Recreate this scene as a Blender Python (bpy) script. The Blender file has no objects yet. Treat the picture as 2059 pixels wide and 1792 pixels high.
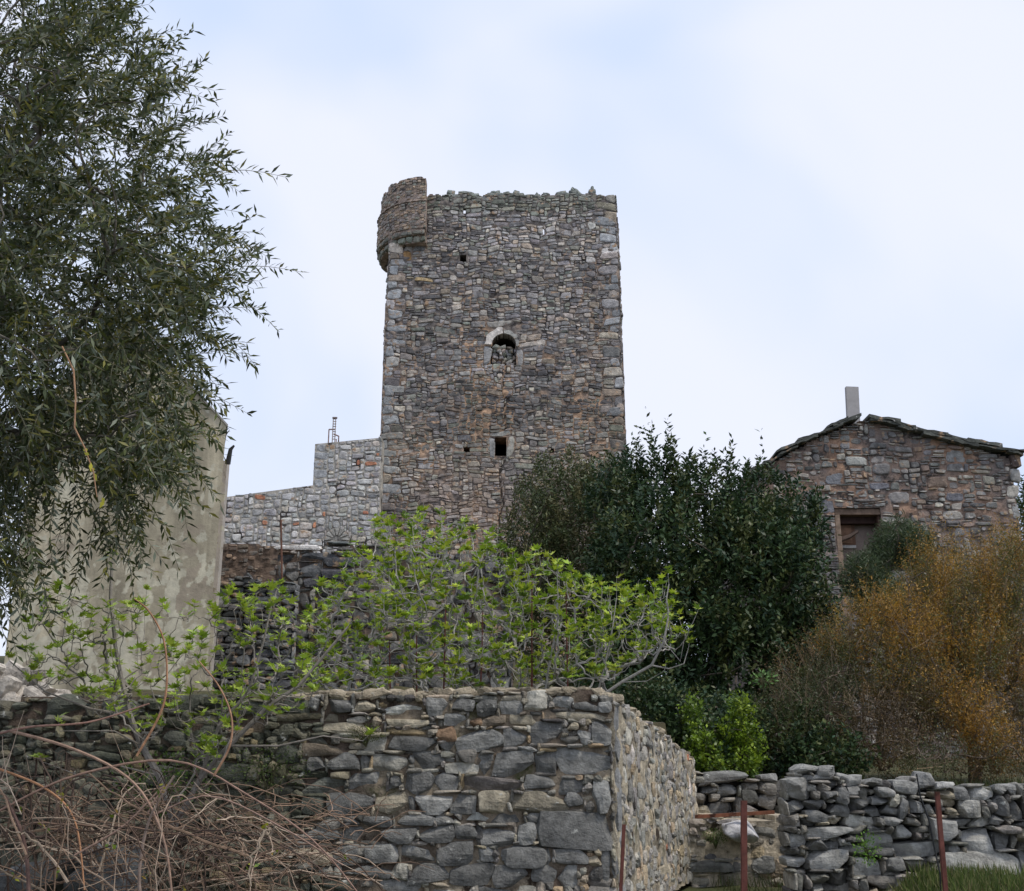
import bpy, math, random
import numpy as np
from mathutils import Vector, noise
R = math.radians
random.seed(7); rng = np.random.default_rng(7)
scene = bpy.context.scene
COL = scene.collection

# ---------------------------------------------------------------- camera
PITCH = R(17.0); FPX = 2208.0; EYE = 1.6
cd = bpy.data.cameras.new("camera"); cam = bpy.data.objects.new("camera", cd); COL.objects.link(cam)
cam.location = (0, 0, EYE); cam.rotation_euler = (R(90) + PITCH, 0, 0)
cd.sensor_width = 36; cd.lens = 36 * FPX / 2059.0; cd.clip_start = 0.05; cd.clip_end = 3000
scene.camera = cam

# ---------------------------------------------------------------- sky, sun, exposure
SUN_EL, SUN_AZ = R(58), R(120)      # azimuth clockwise from +Y (the view direction)
w = bpy.data.worlds.new("World"); scene.world = w; w.use_nodes = True
nt = w.node_tree; N = nt.nodes; L = nt.links
bg = N["Background"]
sky = N.new("ShaderNodeTexSky"); sky.sky_type = 'NISHITA'; sky.sun_disc = False
sky.sun_elevation = SUN_EL; sky.sun_rotation = SUN_AZ
sky.air_density = 1.0; sky.dust_density = 1.5; sky.ozone_density = 1.5
tc = N.new("ShaderNodeTexCoord"); mp = N.new("ShaderNodeMapping")
mp.inputs['Rotation'].default_value = (0.2, 0.5, 0.5); mp.inputs['Scale'].default_value = (1.3, 1.2, 1.7)
n1 = N.new("ShaderNodeTexNoise"); n1.inputs['Scale'].default_value = 1.5; n1.inputs['Detail'].default_value = 3.5
n1.inputs['Roughness'].default_value = 0.5; n1.inputs['Distortion'].default_value = 0.35
rp = N.new("ShaderNodeMapRange"); rp.inputs['From Min'].default_value = 0.40; rp.inputs['From Max'].default_value = 0.64
rp.inputs['To Min'].default_value = 0.0; rp.inputs['To Max'].default_value = 1.0; rp.interpolation_type = 'SMOOTHSTEP'
L.new(tc.outputs['Generated'], mp.inputs[0]); L.new(mp.outputs[0], n1.inputs['Vector']); L.new(n1.outputs['Fac'], rp.inputs['Value'])
cl = N.new("ShaderNodeMix"); cl.data_type = 'RGBA'
cl.inputs['A'].default_value = (6.1, 7.25, 9.6, 1)      # thin high veil
cl.inputs['B'].default_value = (8.25, 8.6, 9.85, 1)     # brighter cloud
L.new(rp.outputs['Result'], cl.inputs['Factor'])
mx = N.new("ShaderNodeMix"); mx.data_type = 'RGBA'; mx.inputs['Factor'].default_value = 0.93
L.new(sky.outputs[0], mx.inputs['A']); L.new(cl.outputs['Result'], mx.inputs['B'])
L.new(mx.outputs['Result'], bg.inputs['Color']); bg.inputs['Strength'].default_value = 0.1
sd = bpy.data.lights.new("sun", 'SUN'); sd.energy = 2.3; sd.angle = R(12); sd.color = (1, 0.93, 0.82)
so = bpy.data.objects.new("sun", sd); COL.objects.link(so)
sv = Vector((math.sin(SUN_AZ) * math.cos(SUN_EL), math.cos(SUN_AZ) * math.cos(SUN_EL), math.sin(SUN_EL)))
so.rotation_euler = sv.to_track_quat('Z', 'Y').to_euler()
vs = scene.view_settings; vs.view_transform = 'Standard'; vs.look = 'None'; vs.gamma = 1; vs.exposure = 0.16
scene.cycles.max_bounces = 6; scene.cycles.diffuse_bounces = 3; scene.cycles.transmission_bounces = 3

# ---------------------------------------------------------------- helpers
cP, sP = math.cos(PITCH), math.sin(PITCH)
def P(u, v, Y):
    """world point at depth Y seen at (u, v) of the 2059 x 1792 survey picture"""
    a = (u - 1029.5) / FPX; b = (896 - v) / FPX
    t = Y / (cP - b * sP)
    return np.array([a * t, Y, EYE + t * (sP + b * cP)])
def Pn(u, v, Y):
    a = (u - 1029.5) / FPX; b = (896 - v) / FPX
    t = Y / (cP - b * sP)
    return np.stack([a * t, Y + 0 * a, EYE + t * (sP + b * cP)], -1)

def tag(o, label=None, cat=None, group=None, kind=None):
    if label: o['label'] = label
    if cat: o['category'] = cat
    if group: o['group'] = group
    if kind: o['kind'] = kind
    return o
def thing(name, loc, label, cat, group=None):
    o = bpy.data.objects.new(name, None); COL.objects.link(o); o.location = Vector(loc); o.empty_display_size = 0.2
    return tag(o, label, cat, group)
def world_loc(o):
    p = np.zeros(3)
    while o is not None:
        p = p + np.array(o.location); o = o.parent
    return p
def mk(name, V, F, mat, parent=None, col=None, smooth=False, loc=None):
    V = np.asarray(V, float).reshape(-1, 3)
    o0 = np.zeros(3) if loc is None else np.asarray(loc, float)
    base = world_loc(parent) if parent else np.zeros(3)
    me = bpy.data.meshes.new(name)
    if isinstance(F, np.ndarray) and F.ndim == 2:
        n, k = F.shape
        me.vertices.add(len(V)); me.vertices.foreach_set('co', (V - base - o0).astype(np.float32).ravel())
        me.loops.add(n * k); me.loops.foreach_set('vertex_index', F.astype(np.int32).ravel())
        me.polygons.add(n); me.polygons.foreach_set('loop_start', np.arange(0, n * k, k, dtype=np.int32))
        try: me.polygons.foreach_set('loop_total', np.full(n, k, dtype=np.int32))
        except Exception: pass
        me.update(calc_edges=True); me.validate()
    else:
        me.from_pydata((V - base - o0).tolist(), [], F); me.update()
    if col is not None:
        ca = me.color_attributes.new('col', 'FLOAT_COLOR', 'POINT')
        c4 = np.ones((len(V), 4), np.float32); c4[:, :3] = np.clip(np.asarray(col)[:, :3], 0, 1)
        ca.data.foreach_set('color', c4.ravel())
    if smooth: me.shade_smooth()
    me.materials.append(mat)
    o = bpy.data.objects.new(name, me); COL.objects.link(o); o.location = Vector(o0)
    if parent: o.parent = parent
    return o
class MB:
    def __init__(s): s.V = []; s.F = []; s.C = []; s.n = 0
    def add(s, V, F, c=(.5, .5, .5)):
        V = np.asarray(V, float).reshape(-1, 3)
        s.F += [tuple(int(i) + s.n for i in f) for f in F]
        s.V.append(V); c = np.asarray(c, float)
        s.C.append(np.tile(c, (len(V), 1)) if c.ndim == 1 else c); s.n += len(V); return s
    def box(s, lo, hi, c=(.5, .5, .5), jit=0.0):
        x0, y0, z0 = lo; x1, y1, z1 = hi
        V = np.array([(x0,y0,z0),(x1,y0,z0),(x1,y1,z0),(x0,y1,z0),(x0,y0,z1),(x1,y0,z1),(x1,y1,z1),(x0,y1,z1)], float)
        if jit: V += rng.uniform(-jit, jit, V.shape)
        return s.add(V, [(0,3,2,1),(4,5,6,7),(0,1,5,4),(1,2,6,5),(2,3,7,6),(3,0,4,7)], c)
    def prism(s, pts, Y0, Y1, c=(.5, .5, .5)):
        """closed outline pts (x,z), front at Y0, back at Y1"""
        n = len(pts)
        V = [(x, Y0, z) for x, z in pts] + [(x, Y1, z) for x, z in pts]
        F = [tuple(range(n)), tuple(range(2*n-1, n-1, -1))] + [(i, i+n, (i+1) % n + n, (i+1) % n) for i in range(n)]
        return s.add(V, F, c)
    def tube(s, pts, rad, c=(.5, .5, .5), k=6):
        pts = np.asarray(pts, float); n = len(pts)
        rad = np.broadcast_to(np.asarray(rad, float), (n,))
        T = np.gradient(pts, axis=0); T /= np.linalg.norm(T, axis=1)[:, None] + 1e-9
        ref = np.array([0.31, 0.95, 0.07]) if abs(T[0][1]) < 0.8 else np.array([1.0, 0, 0])
        A = np.cross(T, ref); A /= np.linalg.norm(A, axis=1)[:, None] + 1e-9; B = np.cross(T, A)
        an = np.linspace(0, 2*np.pi, k, endpoint=False)
        V = pts[:, None] + rad[:, None, None] * (np.cos(an)[None, :, None]*A[:, None] + np.sin(an)[None, :, None]*B[:, None])
        F = [(i*k+j, i*k+(j+1) % k, (i+1)*k+(j+1) % k, (i+1)*k+j) for i in range(n-1) for j in range(k)]
        F += [tuple(range(k-1, -1, -1)), tuple((n-1)*k+j for j in range(k))]
        return s.add(V.reshape(-1, 3), F, c)
    def shear(s, y0, k):
        for v in s.V: v[:, 0] += (v[:, 1]-y0)*k
        return s
    def build(s, name, mat, parent=None, smooth=False, loc=None):
        return mk(name, np.concatenate(s.V), s.F, mat, parent, np.concatenate(s.C), smooth, loc)

# ---------------------------------------------------------------- materials
def mat_attr(name, rough=0.9, nscale=9, namp=0.5, bscale=30, bstr=0.5, bdist=0.02, lichen=None, lich_th=0.62, lscale=14, spec=0.25, translucent=0, moss=None):
    m = bpy.data.materials.new(name); m.use_nodes = True
    nt = m.node_tree; N = nt.nodes; L = nt.links; b = N['Principled BSDF']
    b.inputs['Roughness'].default_value = rough; b.inputs['Specular IOR Level'].default_value = spec
    at = N.new('ShaderNodeAttribute'); at.attribute_name = 'col'
    out = at.outputs['Color']
    tc = N.new('ShaderNodeTexCoord')
    if namp:
        no = N.new('ShaderNodeTexNoise'); no.inputs['Scale'].default_value = nscale; no.inputs['Detail'].default_value = 9; no.inputs['Roughness'].default_value = 0.68
        L.new(tc.outputs['Object'], no.inputs['Vector'])
        mr = N.new('ShaderNodeMapRange'); mr.inputs['From Min'].default_value = 0.3; mr.inputs['From Max'].default_value = 0.7
        mr.inputs['To Min'].default_value = 1 - namp; mr.inputs['To Max'].default_value = 1 + namp; L.new(no.outputs['Fac'], mr.inputs['Value'])
        mu = N.new('ShaderNodeVectorMath'); mu.operation = 'SCALE'; L.new(out, mu.inputs[0]); L.new(mr.outputs['Result'], mu.inputs['Scale']); out = mu.outputs['Vector']
    def overlay(out, colr, th, sc, soft=0.06, off=0.0):
        no = N.new('ShaderNodeTexNoise'); no.inputs['Scale'].default_value = sc; no.inputs['Detail'].default_value = 6; no.inputs['Roughness'].default_value = 0.62
        mpp = N.new('ShaderNodeMapping'); mpp.inputs['Location'].default_value = (off, off*2, off*3); L.new(tc.outputs['Object'], mpp.inputs[0]); L.new(mpp.outputs[0], no.inputs['Vector'])
        mr = N.new('ShaderNodeMapRange'); mr.inputs['From Min'].default_value = th; mr.inputs['From Max'].default_value = th + soft; L.new(no.outputs['Fac'], mr.inputs['Value'])
        mi = N.new('ShaderNodeMix'); mi.data_type = 'RGBA'; L.new(mr.outputs['Result'], mi.inputs['Factor']); L.new(out, mi.inputs['A']); mi.inputs['B'].default_value = (*colr, 1)
        return mi.outputs['Result']
    if lichen: out = overlay(out, lichen, lich_th, lscale)
    if moss: out = overlay(out, moss[0], moss[1], moss[2], 0.08, 5.3)
    L.new(out, b.inputs['Base Color'])
    if bstr:
        n2 = N.new('ShaderNodeTexNoise'); n2.inputs['Scale'].default_value = bscale; n2.inputs['Detail'].default_value = 10; n2.inputs['Roughness'].default_value = 0.7
        L.new(tc.outputs['Object'], n2.inputs['Vector'])
        bu = N.new('ShaderNodeBump'); bu.inputs['Strength'].default_value = bstr; bu.inputs['Distance'].default_value = bdist
        L.new(n2.outputs['Fac'], bu.inputs['Height']); L.new(bu.outputs[0], b.inputs['Normal'])
    if translucent:
        tr = N.new('ShaderNodeBsdfTranslucent'); L.new(out, tr.inputs['Color'])
        ms = N.new('ShaderNodeMixShader'); ms.inputs[0].default_value = translucent
        L.new(b.outputs[0], ms.inputs[1]); L.new(tr.outputs[0], ms.inputs[2]); L.new(ms.outputs[0], N['Material Output'].inputs['Surface'])
    return m
M_near = mat_attr('near_stone', 0.85, 11, 0.5, 26, 1.0, 0.03, (0.55, 0.55, 0.51), 0.645, 13, moss=((0.05, 0.06, 0.02), 0.70, 1.9))
M_nearmortar = mat_attr('near_mortar', 0.95, 12, 0.6, 22, 1.0, 0.03, (0.05, 0.035, 0.025), 0.56, 5, moss=((0.05, 0.065, 0.015), 0.63, 2.2))
M_tower = mat_attr('tower_stone', 0.9, 5.5, 0.55, 9, 0.9, 0.06, (0.52, 0.50, 0.49), 0.635, 7, moss=((.42, .29, .19), .575, 3.4))
M_towermortar = mat_attr('tower_mortar', 0.95, 4, 0.55, 9, 0.9, 0.05, (0.07, 0.06, 0.055), 0.53, 1.8)
M_plaster = mat_attr('plaster', 0.92, 3.5, 0.22, 14, 0.5, 0.02, (.47,.44,.34), .555, 2.4, moss=((.24,.205,.15), .60, 4.0))
M_bark = mat_attr('bark', 0.9, 20, 0.35, 40, 0.6, 0.008)
M_leaf = mat_attr('leaf', 0.45, 0, 0, 0, 0, spec=0.4, translucent=0.3)
M_gloss = mat_attr('glossy_leaf', 0.42, 0, 0, 0, 0, spec=0.22, translucent=0.15)
M_wood = mat_attr('weathered_wood', 0.85, 8, 0.4, 30, 0.5, 0.01)
M_rust = mat_attr('rusty_metal', 0.8, 14, 0.45, 50, 0.5, 0.004, (0.05, 0.018, 0.012), 0.58, 9)
M_dark = mat_attr('black_paint', 0.5, 14, 0.2, 50, 0.1, 0.002)
M_conc = mat_attr('concrete', 0.9, 6, 0.15, 30, 0.4, 0.01)
M_soil = mat_attr('soil', 0.95, 3, 0.5, 8, 1.0, 0.06)
M_grass = mat_attr('grass_blade', 0.6, 0, 0, 0, 0, translucent=0.3)

def sstep(a, b, t):
    t = min(max((t-a)/(b-a), 0), 1); return t*t*(3-2*t)
# ---------------------------------------------------------------- stones
def nz(x, y, z=0.0): return noise.noise(Vector((x, y, z)))
def cube_template(n):
    idx = {}; V = []; F = []
    def vid(p):
        k = tuple(np.round(p, 5))
        if k not in idx: idx[k] = len(V); V.append(p)
        return idx[k]
    for ax in range(3):
        for sg in (-1, 1):
            a, b = (ax+1) % 3, (ax+2) % 3
            for i in range(n):
                for j in range(n):
                    q = []
                    for di, dj in ((0,0),(1,0),(1,1),(0,1)):
                        p = np.zeros(3); p[ax] = sg; p[a] = -1 + 2*(i+di)/n; p[b] = -1 + 2*(j+dj)/n; q.append(vid(p))
                    F.append(tuple(q if sg > 0 else q[::-1]))
    return np.array(V), F
CT = {n: cube_template(n) for n in (2, 3, 4, 6, 8)}
def rock(hx, hy, hz, n=6, rot=0.0, cuts=7, cmin=0.72, rnd=0.35, seed=None, rough=0.05):
    """one angular stone, half sizes hx (along), hy (depth), hz (up)"""
    T, F = CT[n]
    L_ = np.linalg.norm(T, axis=1)[:, None]
    p = T*(1-rnd) + T/L_*rnd*1.22
    tp = rng.uniform(-.16, .16, 4)
    p[:, 0] *= 1 + tp[0]*p[:, 2]; p[:, 2] *= 1 + tp[1]*p[:, 0]; p[:, 0] += tp[2]*.5*p[:, 2]; p[:, 2] += tp[3]*.35*p[:, 0]
    for _ in range(cuts):
        nn = rng.normal(size=3); nn[1] *= 0.7; nn /= np.linalg.norm(nn); c = rng.uniform(cmin, 1.12)
        d = p @ nn - c; p = p - np.maximum(d, 0)[:, None]*nn
    s = rng.uniform(0, 99)
    S = np.array([hx, hy, hz]); p = p*S
    if rough:
        sc = 1.6/max(hx, hz)
        dd = np.array([nz(q[0]*sc+s, q[1]*sc, q[2]*sc) for q in p])
        p = p*(1 + rough*2*dd[:, None])
    if rot:
        c, s_ = math.cos(rot), math.sin(rot); p = np.stack([p[:,0]*c - p[:,2]*s_, p[:,1], p[:,0]*s_ + p[:,2]*c], 1)
    return p, F
def pillow(a, b, h, nseg=9, back=0.04):
    """flat-faced far stone: (u, w, d) vertices round its own centre"""
    ex = rng.uniform(3.2, 8.0) if a > .16 else rng.uniform(2.6, 6.0); an = np.linspace(0, 2*np.pi, nseg, endpoint=False) + rng.uniform(0, .6)
    c, s = np.cos(an), np.sin(an)
    x = np.sign(c)*np.abs(c)**(2/ex); y = np.sign(s)*np.abs(s)**(2/ex)
    r = 1 + rng.uniform(-.10, .05, nseg); x = x*r; y = y*r
    j = rng.uniform(-.16, .16, 4)*(1.2 if a < .2 else .4); x, y = x*(1+j[0]*y) + j[2]*y*.6, y*(1+j[1]*x) + j[3]*x*.5
    sl = rng.uniform(-.35, .35, 2)
    V = []
    for s_, hh in ((1, None), (.97, .45), (.78, .95), (.4, 1.0)):
        X, Y_ = x*s_, y*s_
        d = np.full(nseg, -back) if hh is None else h*hh*(1 + sl[0]*X + sl[1]*Y_)
        V.append(np.stack([X*a, Y_*b, d], 1))
    V.append(np.array([[0, 0, h]]))
    V = np.concatenate(V); F = []
    for i in range(3): F += [(i*nseg+k, i*nseg+(k+1) % nseg, (i+1)*nseg+(k+1) % nseg, (i+1)*nseg+k) for k in range(nseg)]
    F += [(3*nseg+k, 3*nseg+(k+1) % nseg, 4*nseg) for k in range(nseg)]
    return V, F
def pack(W, H, cell, sizes, mask, pre=(), skip=0.0):
    """fill W x H with non-overlapping stones; returns (u, w, halfu, halfw, colour or None)"""
    nx, ny = int(round(W/cell)), int(round(H/cell))
    occ = np.zeros((ny, nx), bool)
    for j in range(ny):
        for i in range(nx):
            if not mask((i+.5)*cell, (j+.5)*cell): occ[j, i] = True
    out = []
    for (u0, w0, u1, w1, c) in pre:
        i0, i1 = int(round(u0/cell)), int(round(u1/cell)); j0, j1 = int(round(w0/cell)), int(round(w1/cell))
        occ[max(j0, 0):max(j1, 0), max(i0, 0):max(i1, 0)] = True
        out.append(((u0+u1)/2, (w0+w1)/2, (u1-u0)/2, (w1-w0)/2, c))
    wts = np.array([s[2] for s in sizes], float); wts /= wts.sum()
    for j in range(ny):
        i = 0
        while i < nx:
            if occ[j, i]: i += 1; continue
            s = sizes[rng.choice(len(sizes), p=wts)]
            w_, h_ = int(max(1, round(s[0]*rng.uniform(.7, 1.35)))), int(max(1, round(s[1]*rng.uniform(.8, 1.25))))
            ww = 1
            while ww < w_ and i+ww < nx and not occ[j, i+ww]: ww += 1
            hh = 1
            while hh < h_ and j+hh < ny and not occ[j+hh, i:i+ww].any(): hh += 1
            # do not leave a one-cell sliver
            if i+ww+1 < nx and not occ[j, i+ww] and occ[j, i+ww+1]:
                if not occ[j:j+hh, i+ww].any(): ww += 1
            occ[j:j+hh, i:i+ww] = True
            if not (rng.random() < skip or (ww*hh <= 1 and rng.random() < 0.5)):
                out.append(((i+ww/2)*cell, (j+hh/2)*cell, ww*cell/2, hh*cell/2, None))
            i += ww
    return out
def body(W, H, cell, mask, thick, colfn, disp=0.015, mp=None, face=0.0, s0=3.1):
    """solid wall core with real openings: front displaced, back flat, rims where the mask ends"""
    nx, ny = int(round(W/cell)), int(round(H/cell))
    m = np.zeros((ny+2, nx+2), bool)
    for j in range(ny):
        for i in range(nx): m[j+1, i+1] = mask((i+.5)*cell, (j+.5)*cell)
    fid = {}; V = []; C = []; F = []
    def vid(i, j, b):
        k = (i, j, b)
        if k not in fid:
            u, w_ = i*cell, j*cell
            d = face + (disp*2*nz(u*7+s0, w_*7) if b == 0 else -thick)
            fid[k] = len(V); V.append((u, w_, d)); C.append(colfn(u, w_))
        return fid[k]
    for j in range(ny):
        for i in range(nx):
            if not m[j+1, i+1]: continue
            a, b, c, d = (i, j), (i+1, j), (i+1, j+1), (i, j+1)
            F.append((vid(*a, 0), vid(*b, 0), vid(*c, 0), vid(*d, 0)))
            F.append((vid(*d, 1), vid(*c, 1), vid(*b, 1), vid(*a, 1)))
            for (p, q, nb) in ((a, b, m[j, i+1]), (b, c, m[j+1, i+2]), (c, d, m[j+2, i+1]), (d, a, m[j+1, i])):
                if not nb: F.append((vid(*q, 0), vid(*p, 0), vid(*p, 1), vid(*q, 1)))
    return mp(np.array(V)), F, np.array(C)
def planemap(O, U):
    """(u,w,d) -> world for an upright wall from O along U; d points towards the viewer's side"""
    O = np.asarray(O, float); U = np.asarray(U, float); U = U/np.linalg.norm(U)
    Nn = np.array([U[1], -U[0], 0])
    return lambda q: O + q[:, :1]*U + q[:, 1:2]*np.array([0, 0, 1.0]) + q[:, 2:3]*Nn
WARM = np.array([1.05, 1.0, .93])
def pick(pal):
    wts = np.array([p[1] for p in pal], float); c = np.array(pal[rng.choice(len(pal), p=wts/wts.sum())][0])
    return c*rng.uniform(.8, 1.22)*(1 + rng.uniform(-.03, .03, 3))*WARM
def far_stones(stones, pal, gap, hr, mp, warp=0.03, nseg=9, colfn=None):
    mb = MB()
    for (u, w_, a, b, c) in stones:
        h = rng.uniform(*hr)
        V, F = pillow(max(a-gap*rng.uniform(.3, 1), a*.6), max(b-gap*rng.uniform(.3, 1), b*.6), h, nseg)
        V = V + np.array([u, w_, 0])
        if warp:
            V[:, 0] += warp*np.array([nz(q[0]*1.7, q[1]*1.7, 3) for q in V]); V[:, 1] += warp*np.array([nz(q[0]*1.5, q[1]*1.5, 9) for q in V])*1.3
        cc = np.array(c) if c is not None else pick(pal)
        if colfn: cc = colfn(u, w_, cc)
        mb.add(mp(V), F, cc)
    return mb
def near_stones(stones, pal, gap, mp, n=6, depth=0.12, prot=(0.0, 0.05), rot=0.04, cmin=0.78, cuts=6, rnd=0.3, maxrot_small=0.15, tint=None):
    mb = MB()
    for (u, w_, a, b, c) in stones:
        a2, b2 = (a-gap*rng.uniform(.2, .9))*1.10+.006, (b-gap*rng.uniform(.2, .9))*1.14+.006
        small = max(a, b) < 0.06
        nn = 4 if small else n
        V, F = rock(max(a2, .012), depth, max(b2, .01), nn, rng.uniform(-1, 1)*(maxrot_small if small else rot), cuts, cmin, rnd)
        pr = rng.uniform(*prot)
        q = np.stack([V[:, 0]+u, V[:, 2]+w_, -V[:, 1] + pr - depth], 1)
        cc = np.array(c)*rng.uniform(.85, 1.15) if c is not None else pick(pal)
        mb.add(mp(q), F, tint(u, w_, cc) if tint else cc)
    return mb

# ================================================================= GROUND
XC, YF = 0.72, 8.0
def side_x(y): return XC + (y - YF)*(1.91-0.72)/4.0
def sstep(a, b, t):
    t = min(max((t-a)/(b-a), 0), 1); return t*t*(3-2*t)
def gz(x, y):
    nb = sstep(3.3, 2.9, x); right = 0.62 + 0.26*sstep(7, 9.5, y)*(1-nb) + (0.55+.26*nb)*sstep(9.7+2.8*nb, 10.4+2.5*nb, y) + 0.6*sstep(11, 24, y)
    left = 0.62 if y < 8.25 else 1.95 + 0.45*sstep(8.5, 15, y) + 0.8*sstep(15, 21, y) + 1.6*sstep(22, 30, y)
    if y < 8.25: f = 0
    elif y < 12: f = 1 if x < side_x(y)-0.25 else 0
    else: f = 1 - sstep(.8, 2.0, x - (y-12)*.05)
    z = left*f + right*(1-f) if y >= 8.25 else right
    hill = 2.2*sstep(24, 32, y)*sstep(9, 2, x) if x > 2 else 0
    far = -14*sstep(50, 220, math.hypot(x, y-20))
    return z + hill*0.4 + far + 0.05*nz(x*1.3, y*1.3) + 0.02*nz(x*5, y*5)
xs = np.concatenate([-np.geomspace(600, 12, 14), np.arange(-11.8, 12, 0.2), np.geomspace(12, 600, 14)])
ys = np.concatenate([-np.geomspace(300, 3, 8), np.arange(-2, 4, 1.0), np.arange(4, 14, 0.17), np.arange(14, 44, 0.5), np.geomspace(45, 700, 14)])
V = []; C = []; F = []
for j, y in enumerate(ys):
    for i, x in enumerate(xs):
        V.append((x, y, gz(x, y))); t = 0.5+0.5*nz(x*.8, y*.8, 4)
        C.append(np.array([.10, .075, .05])*(1-t) + np.array([.05, .07, .02])*t)
nx = len(xs)
F = [(j*nx+i, j*nx+i+1, (j+1)*nx+i+1, (j+1)*nx+i) for j in range(len(ys)-1) for i in range(nx-1)]
tag(mk('ground', V, F, M_soil, None, C, True), kind='structure')

# ================================================================= TOWER
YT = 32.0
tl, tr_ = P(757, 1000, YT)[0], P(1264, 950, YT)[0]
TX0, TX1 = tl, tr_; TW = TX1 - TX0
TZ0 = 3.6; TTOP = P(1050, 384, YT)[2]; TH = TTOP - TZ0
def tu(u, v): p = P(u, v, YT); return p[0]-TX0, p[2]-TZ0
def trect(u0, v0, u1, v1):
    a = tu((u0+u1)/2, v0); b = tu((u0+u1)/2, v1); l = tu(u0, (v0+v1)/2); r = tu(u1, (v0+v1)/2)
    return l[0], b[1], r[0], a[1]
arch = trect(988, 672, 1038, 735); slit = trect(996, 878, 1018, 918)
holes = [trect(926, 513, 939, 527), trect(932, 898, 946, 910), trect(1105, 898, 1115, 912), trect(931.5, 418, 937, 430), trect(1089.5, 457, 1095, 472)]
GREY = [((.25,.25,.265), 5), ((.33,.33,.345), 5), ((.18,.18,.195), 4), ((.39,.37,.355), 2.5), ((.31,.27,.235), 2), ((.50,.47,.43), .8), ((.25,.27,.25), 2), ((.12,.12,.13), 1.2)]
def batter(w_): return 0.006*w_          # slight inward lean of both edges
def tmask(u, w_):
    if w_ > TURZ and u < TURX: return False
    if u < batter(w_) or u > TW - batter(w_)*1.1: return False
    if w_ > TH - 0.16 + 0.13*nz(u*1.9, 2.2) + 0.1*nz(u*6, 8.1): return False
    au = (arch[0]+arch[2])/2; ar = (arch[2]-arch[0])/2
    if abs(u-au) < ar and arch[1] < w_ < arch[3]-ar: return False
    if (u-au)**2 + (w_-(arch[3]-ar))**2 < ar*ar and w_ >= arch[3]-ar: return False
    for h in holes+[slit]:
        if h[0] < u < h[2] and h[1] < w_ < h[3]: return False
    return True
def crack(w_):                            # settlement crack winding between arch and slit, then below the slit
    return (arch[0]+arch[2])/2 + 0.28*nz(w_*0.9, 5.5) + 0.09*nz(w_*4, 1.5) + (0.10 if w_ > slit[3] else -0.02)
def tmask_st(u, w_):
    if not tmask(u, w_): return False
    if w_ < arch[1] and not (slit[1]-.1 < w_ < slit[3]+.2) and abs(u-crack(w_)) < 0.024: return False
    return True
pre = []
w_ = 0.0; k = 0
while w_ < TH-0.3:                        # quoins
    h = rng.uniform(.2, .34); L1, L2 = (rng.uniform(.5, .8), rng.uniform(.28, .4)) if k % 2 else (rng.uniform(.28, .4), rng.uniform(.5, .8))
    cq = lambda: pick(GREY)*1.1 if rng.random() < .5 else np.array((.35,.36,.37))*rng.uniform(.75, 1.15)
    pre.append((batter(w_)+.04, w_, batter(w_)+L1, w_+h, cq())); pre.append((TW-batter(w_)*1.1-L2, w_, TW-batter(w_)*1.1-.04, w_+h, cq())); w_ += h; k += 1
LT = (.50, .46, .40)
sp = [(985,869,1026,877,(.33,.33,.32)), (981,878,996,919,(.30,.30,.31)), (1018,878,1033,919,(.33,.33,.31)),
      (1041,687,1096,700,(.46,.41,.36)), (970,698,987,735,(.27,.265,.26)), (1039,701,1052,735,(.30,.29,.28)),
      (978,645,1030,656,(.33,.31,.28)), (1205,498,1246,512,(.55,.52,.50)), (1178,514,1197,531,(.56,.53,.50)),
      (1180,445,1198,463,(.44,.43,.40)), (832,558,870,567,(.40,.30,.17)), (905,553,919,564,(.45,.41,.37)), (960,565,970,577,(.50,.46,.40)),
      (958,687,987,697,(.24,.235,.24)), (1238,810,1256,828,(.50,.42,.36)), (1208,812,1230,828,(.36,.32,.30)), (772,775,815,790,(.30,.30,.29)),
      (1065,800,1085,812,(.3,.28,.27)),(915,876,950,888,(.16,.16,.18)), (1214,424,1240,452,(.33,.28,.22)),
      (985,1235,1010,1250,(.4,.33,.26)), (812,500,832,525,(.34,.20,.09)), (1100,830,1130,842,(.2,.2,.2))]
TURX = P(858, 440, YT)[0]-TX0; TURZ = P(820, 470, YT)[2]-TZ0
pre = [p_ for p_ in pre if not (p_[1] > TURZ-.15 and p_[0] < TURX)]
for r in sp:
    pre.append((*trect(*r[:4]), np.array(r[4])*1.15))
mpT = planemap((TX0, YT, TZ0), (1, 0, 0))
def mort_col(u, w_):
    f = w_/TH
    o = 0.5 + 0.9*nz(u*.55, w_*.55, 7) + 0.8*nz(u*2.6, w_*2.6, 2) + (0.42 - f)*1.5
    au = (arch[0]+arch[2])/2
    if arch[1]-2.2 < w_ < arch[1]+.9 and abs(u-au+.5) < .8: o += .8
    o = min(max(o, 0), 1)
    if w_ < arch[1] and not (slit[1]-.1 < w_ < slit[3]+.2) and abs(u-crack(w_)) < .03: return np.array((.03,.025,.02))
    return np.array((.19,.165,.15))*(1-o) + np.array((.44,.29,.19))*o
def stain(u, w_, c):
    # ochre wash over stones below the arch and the lower half; a darker band of black lichen
    o = 0.35*nz(u*.5, w_*.4, 7) + 0.3*nz(u*1.8, w_*1.8, 2) + (0.40 - w_/TH)*.9
    o = min(max(o+.06, 0), .7); c = c*(1-o) + np.array((.42,.30,.22))*o
    d = 0.5 + 1.1*nz(u*.30, w_*.5, 33) + .4*nz(u*1.1, w_*1.3, 13); f = w_/TH
    k = math.exp(-((f-.47)/.09)**2)*(.55+.8*nz(u*.8, w_*.8, 50))           # band of dark olive lichen
    c = c*(1-max(k, 0)*.5) + np.array((.17,.15,.09))*max(k, 0)*.5
    if f > .955: c = c*.6 + np.array((.20,.23,.17))*.4
    return c*(0.66 + 0.62*min(max(d, 0), 1.1))
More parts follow.
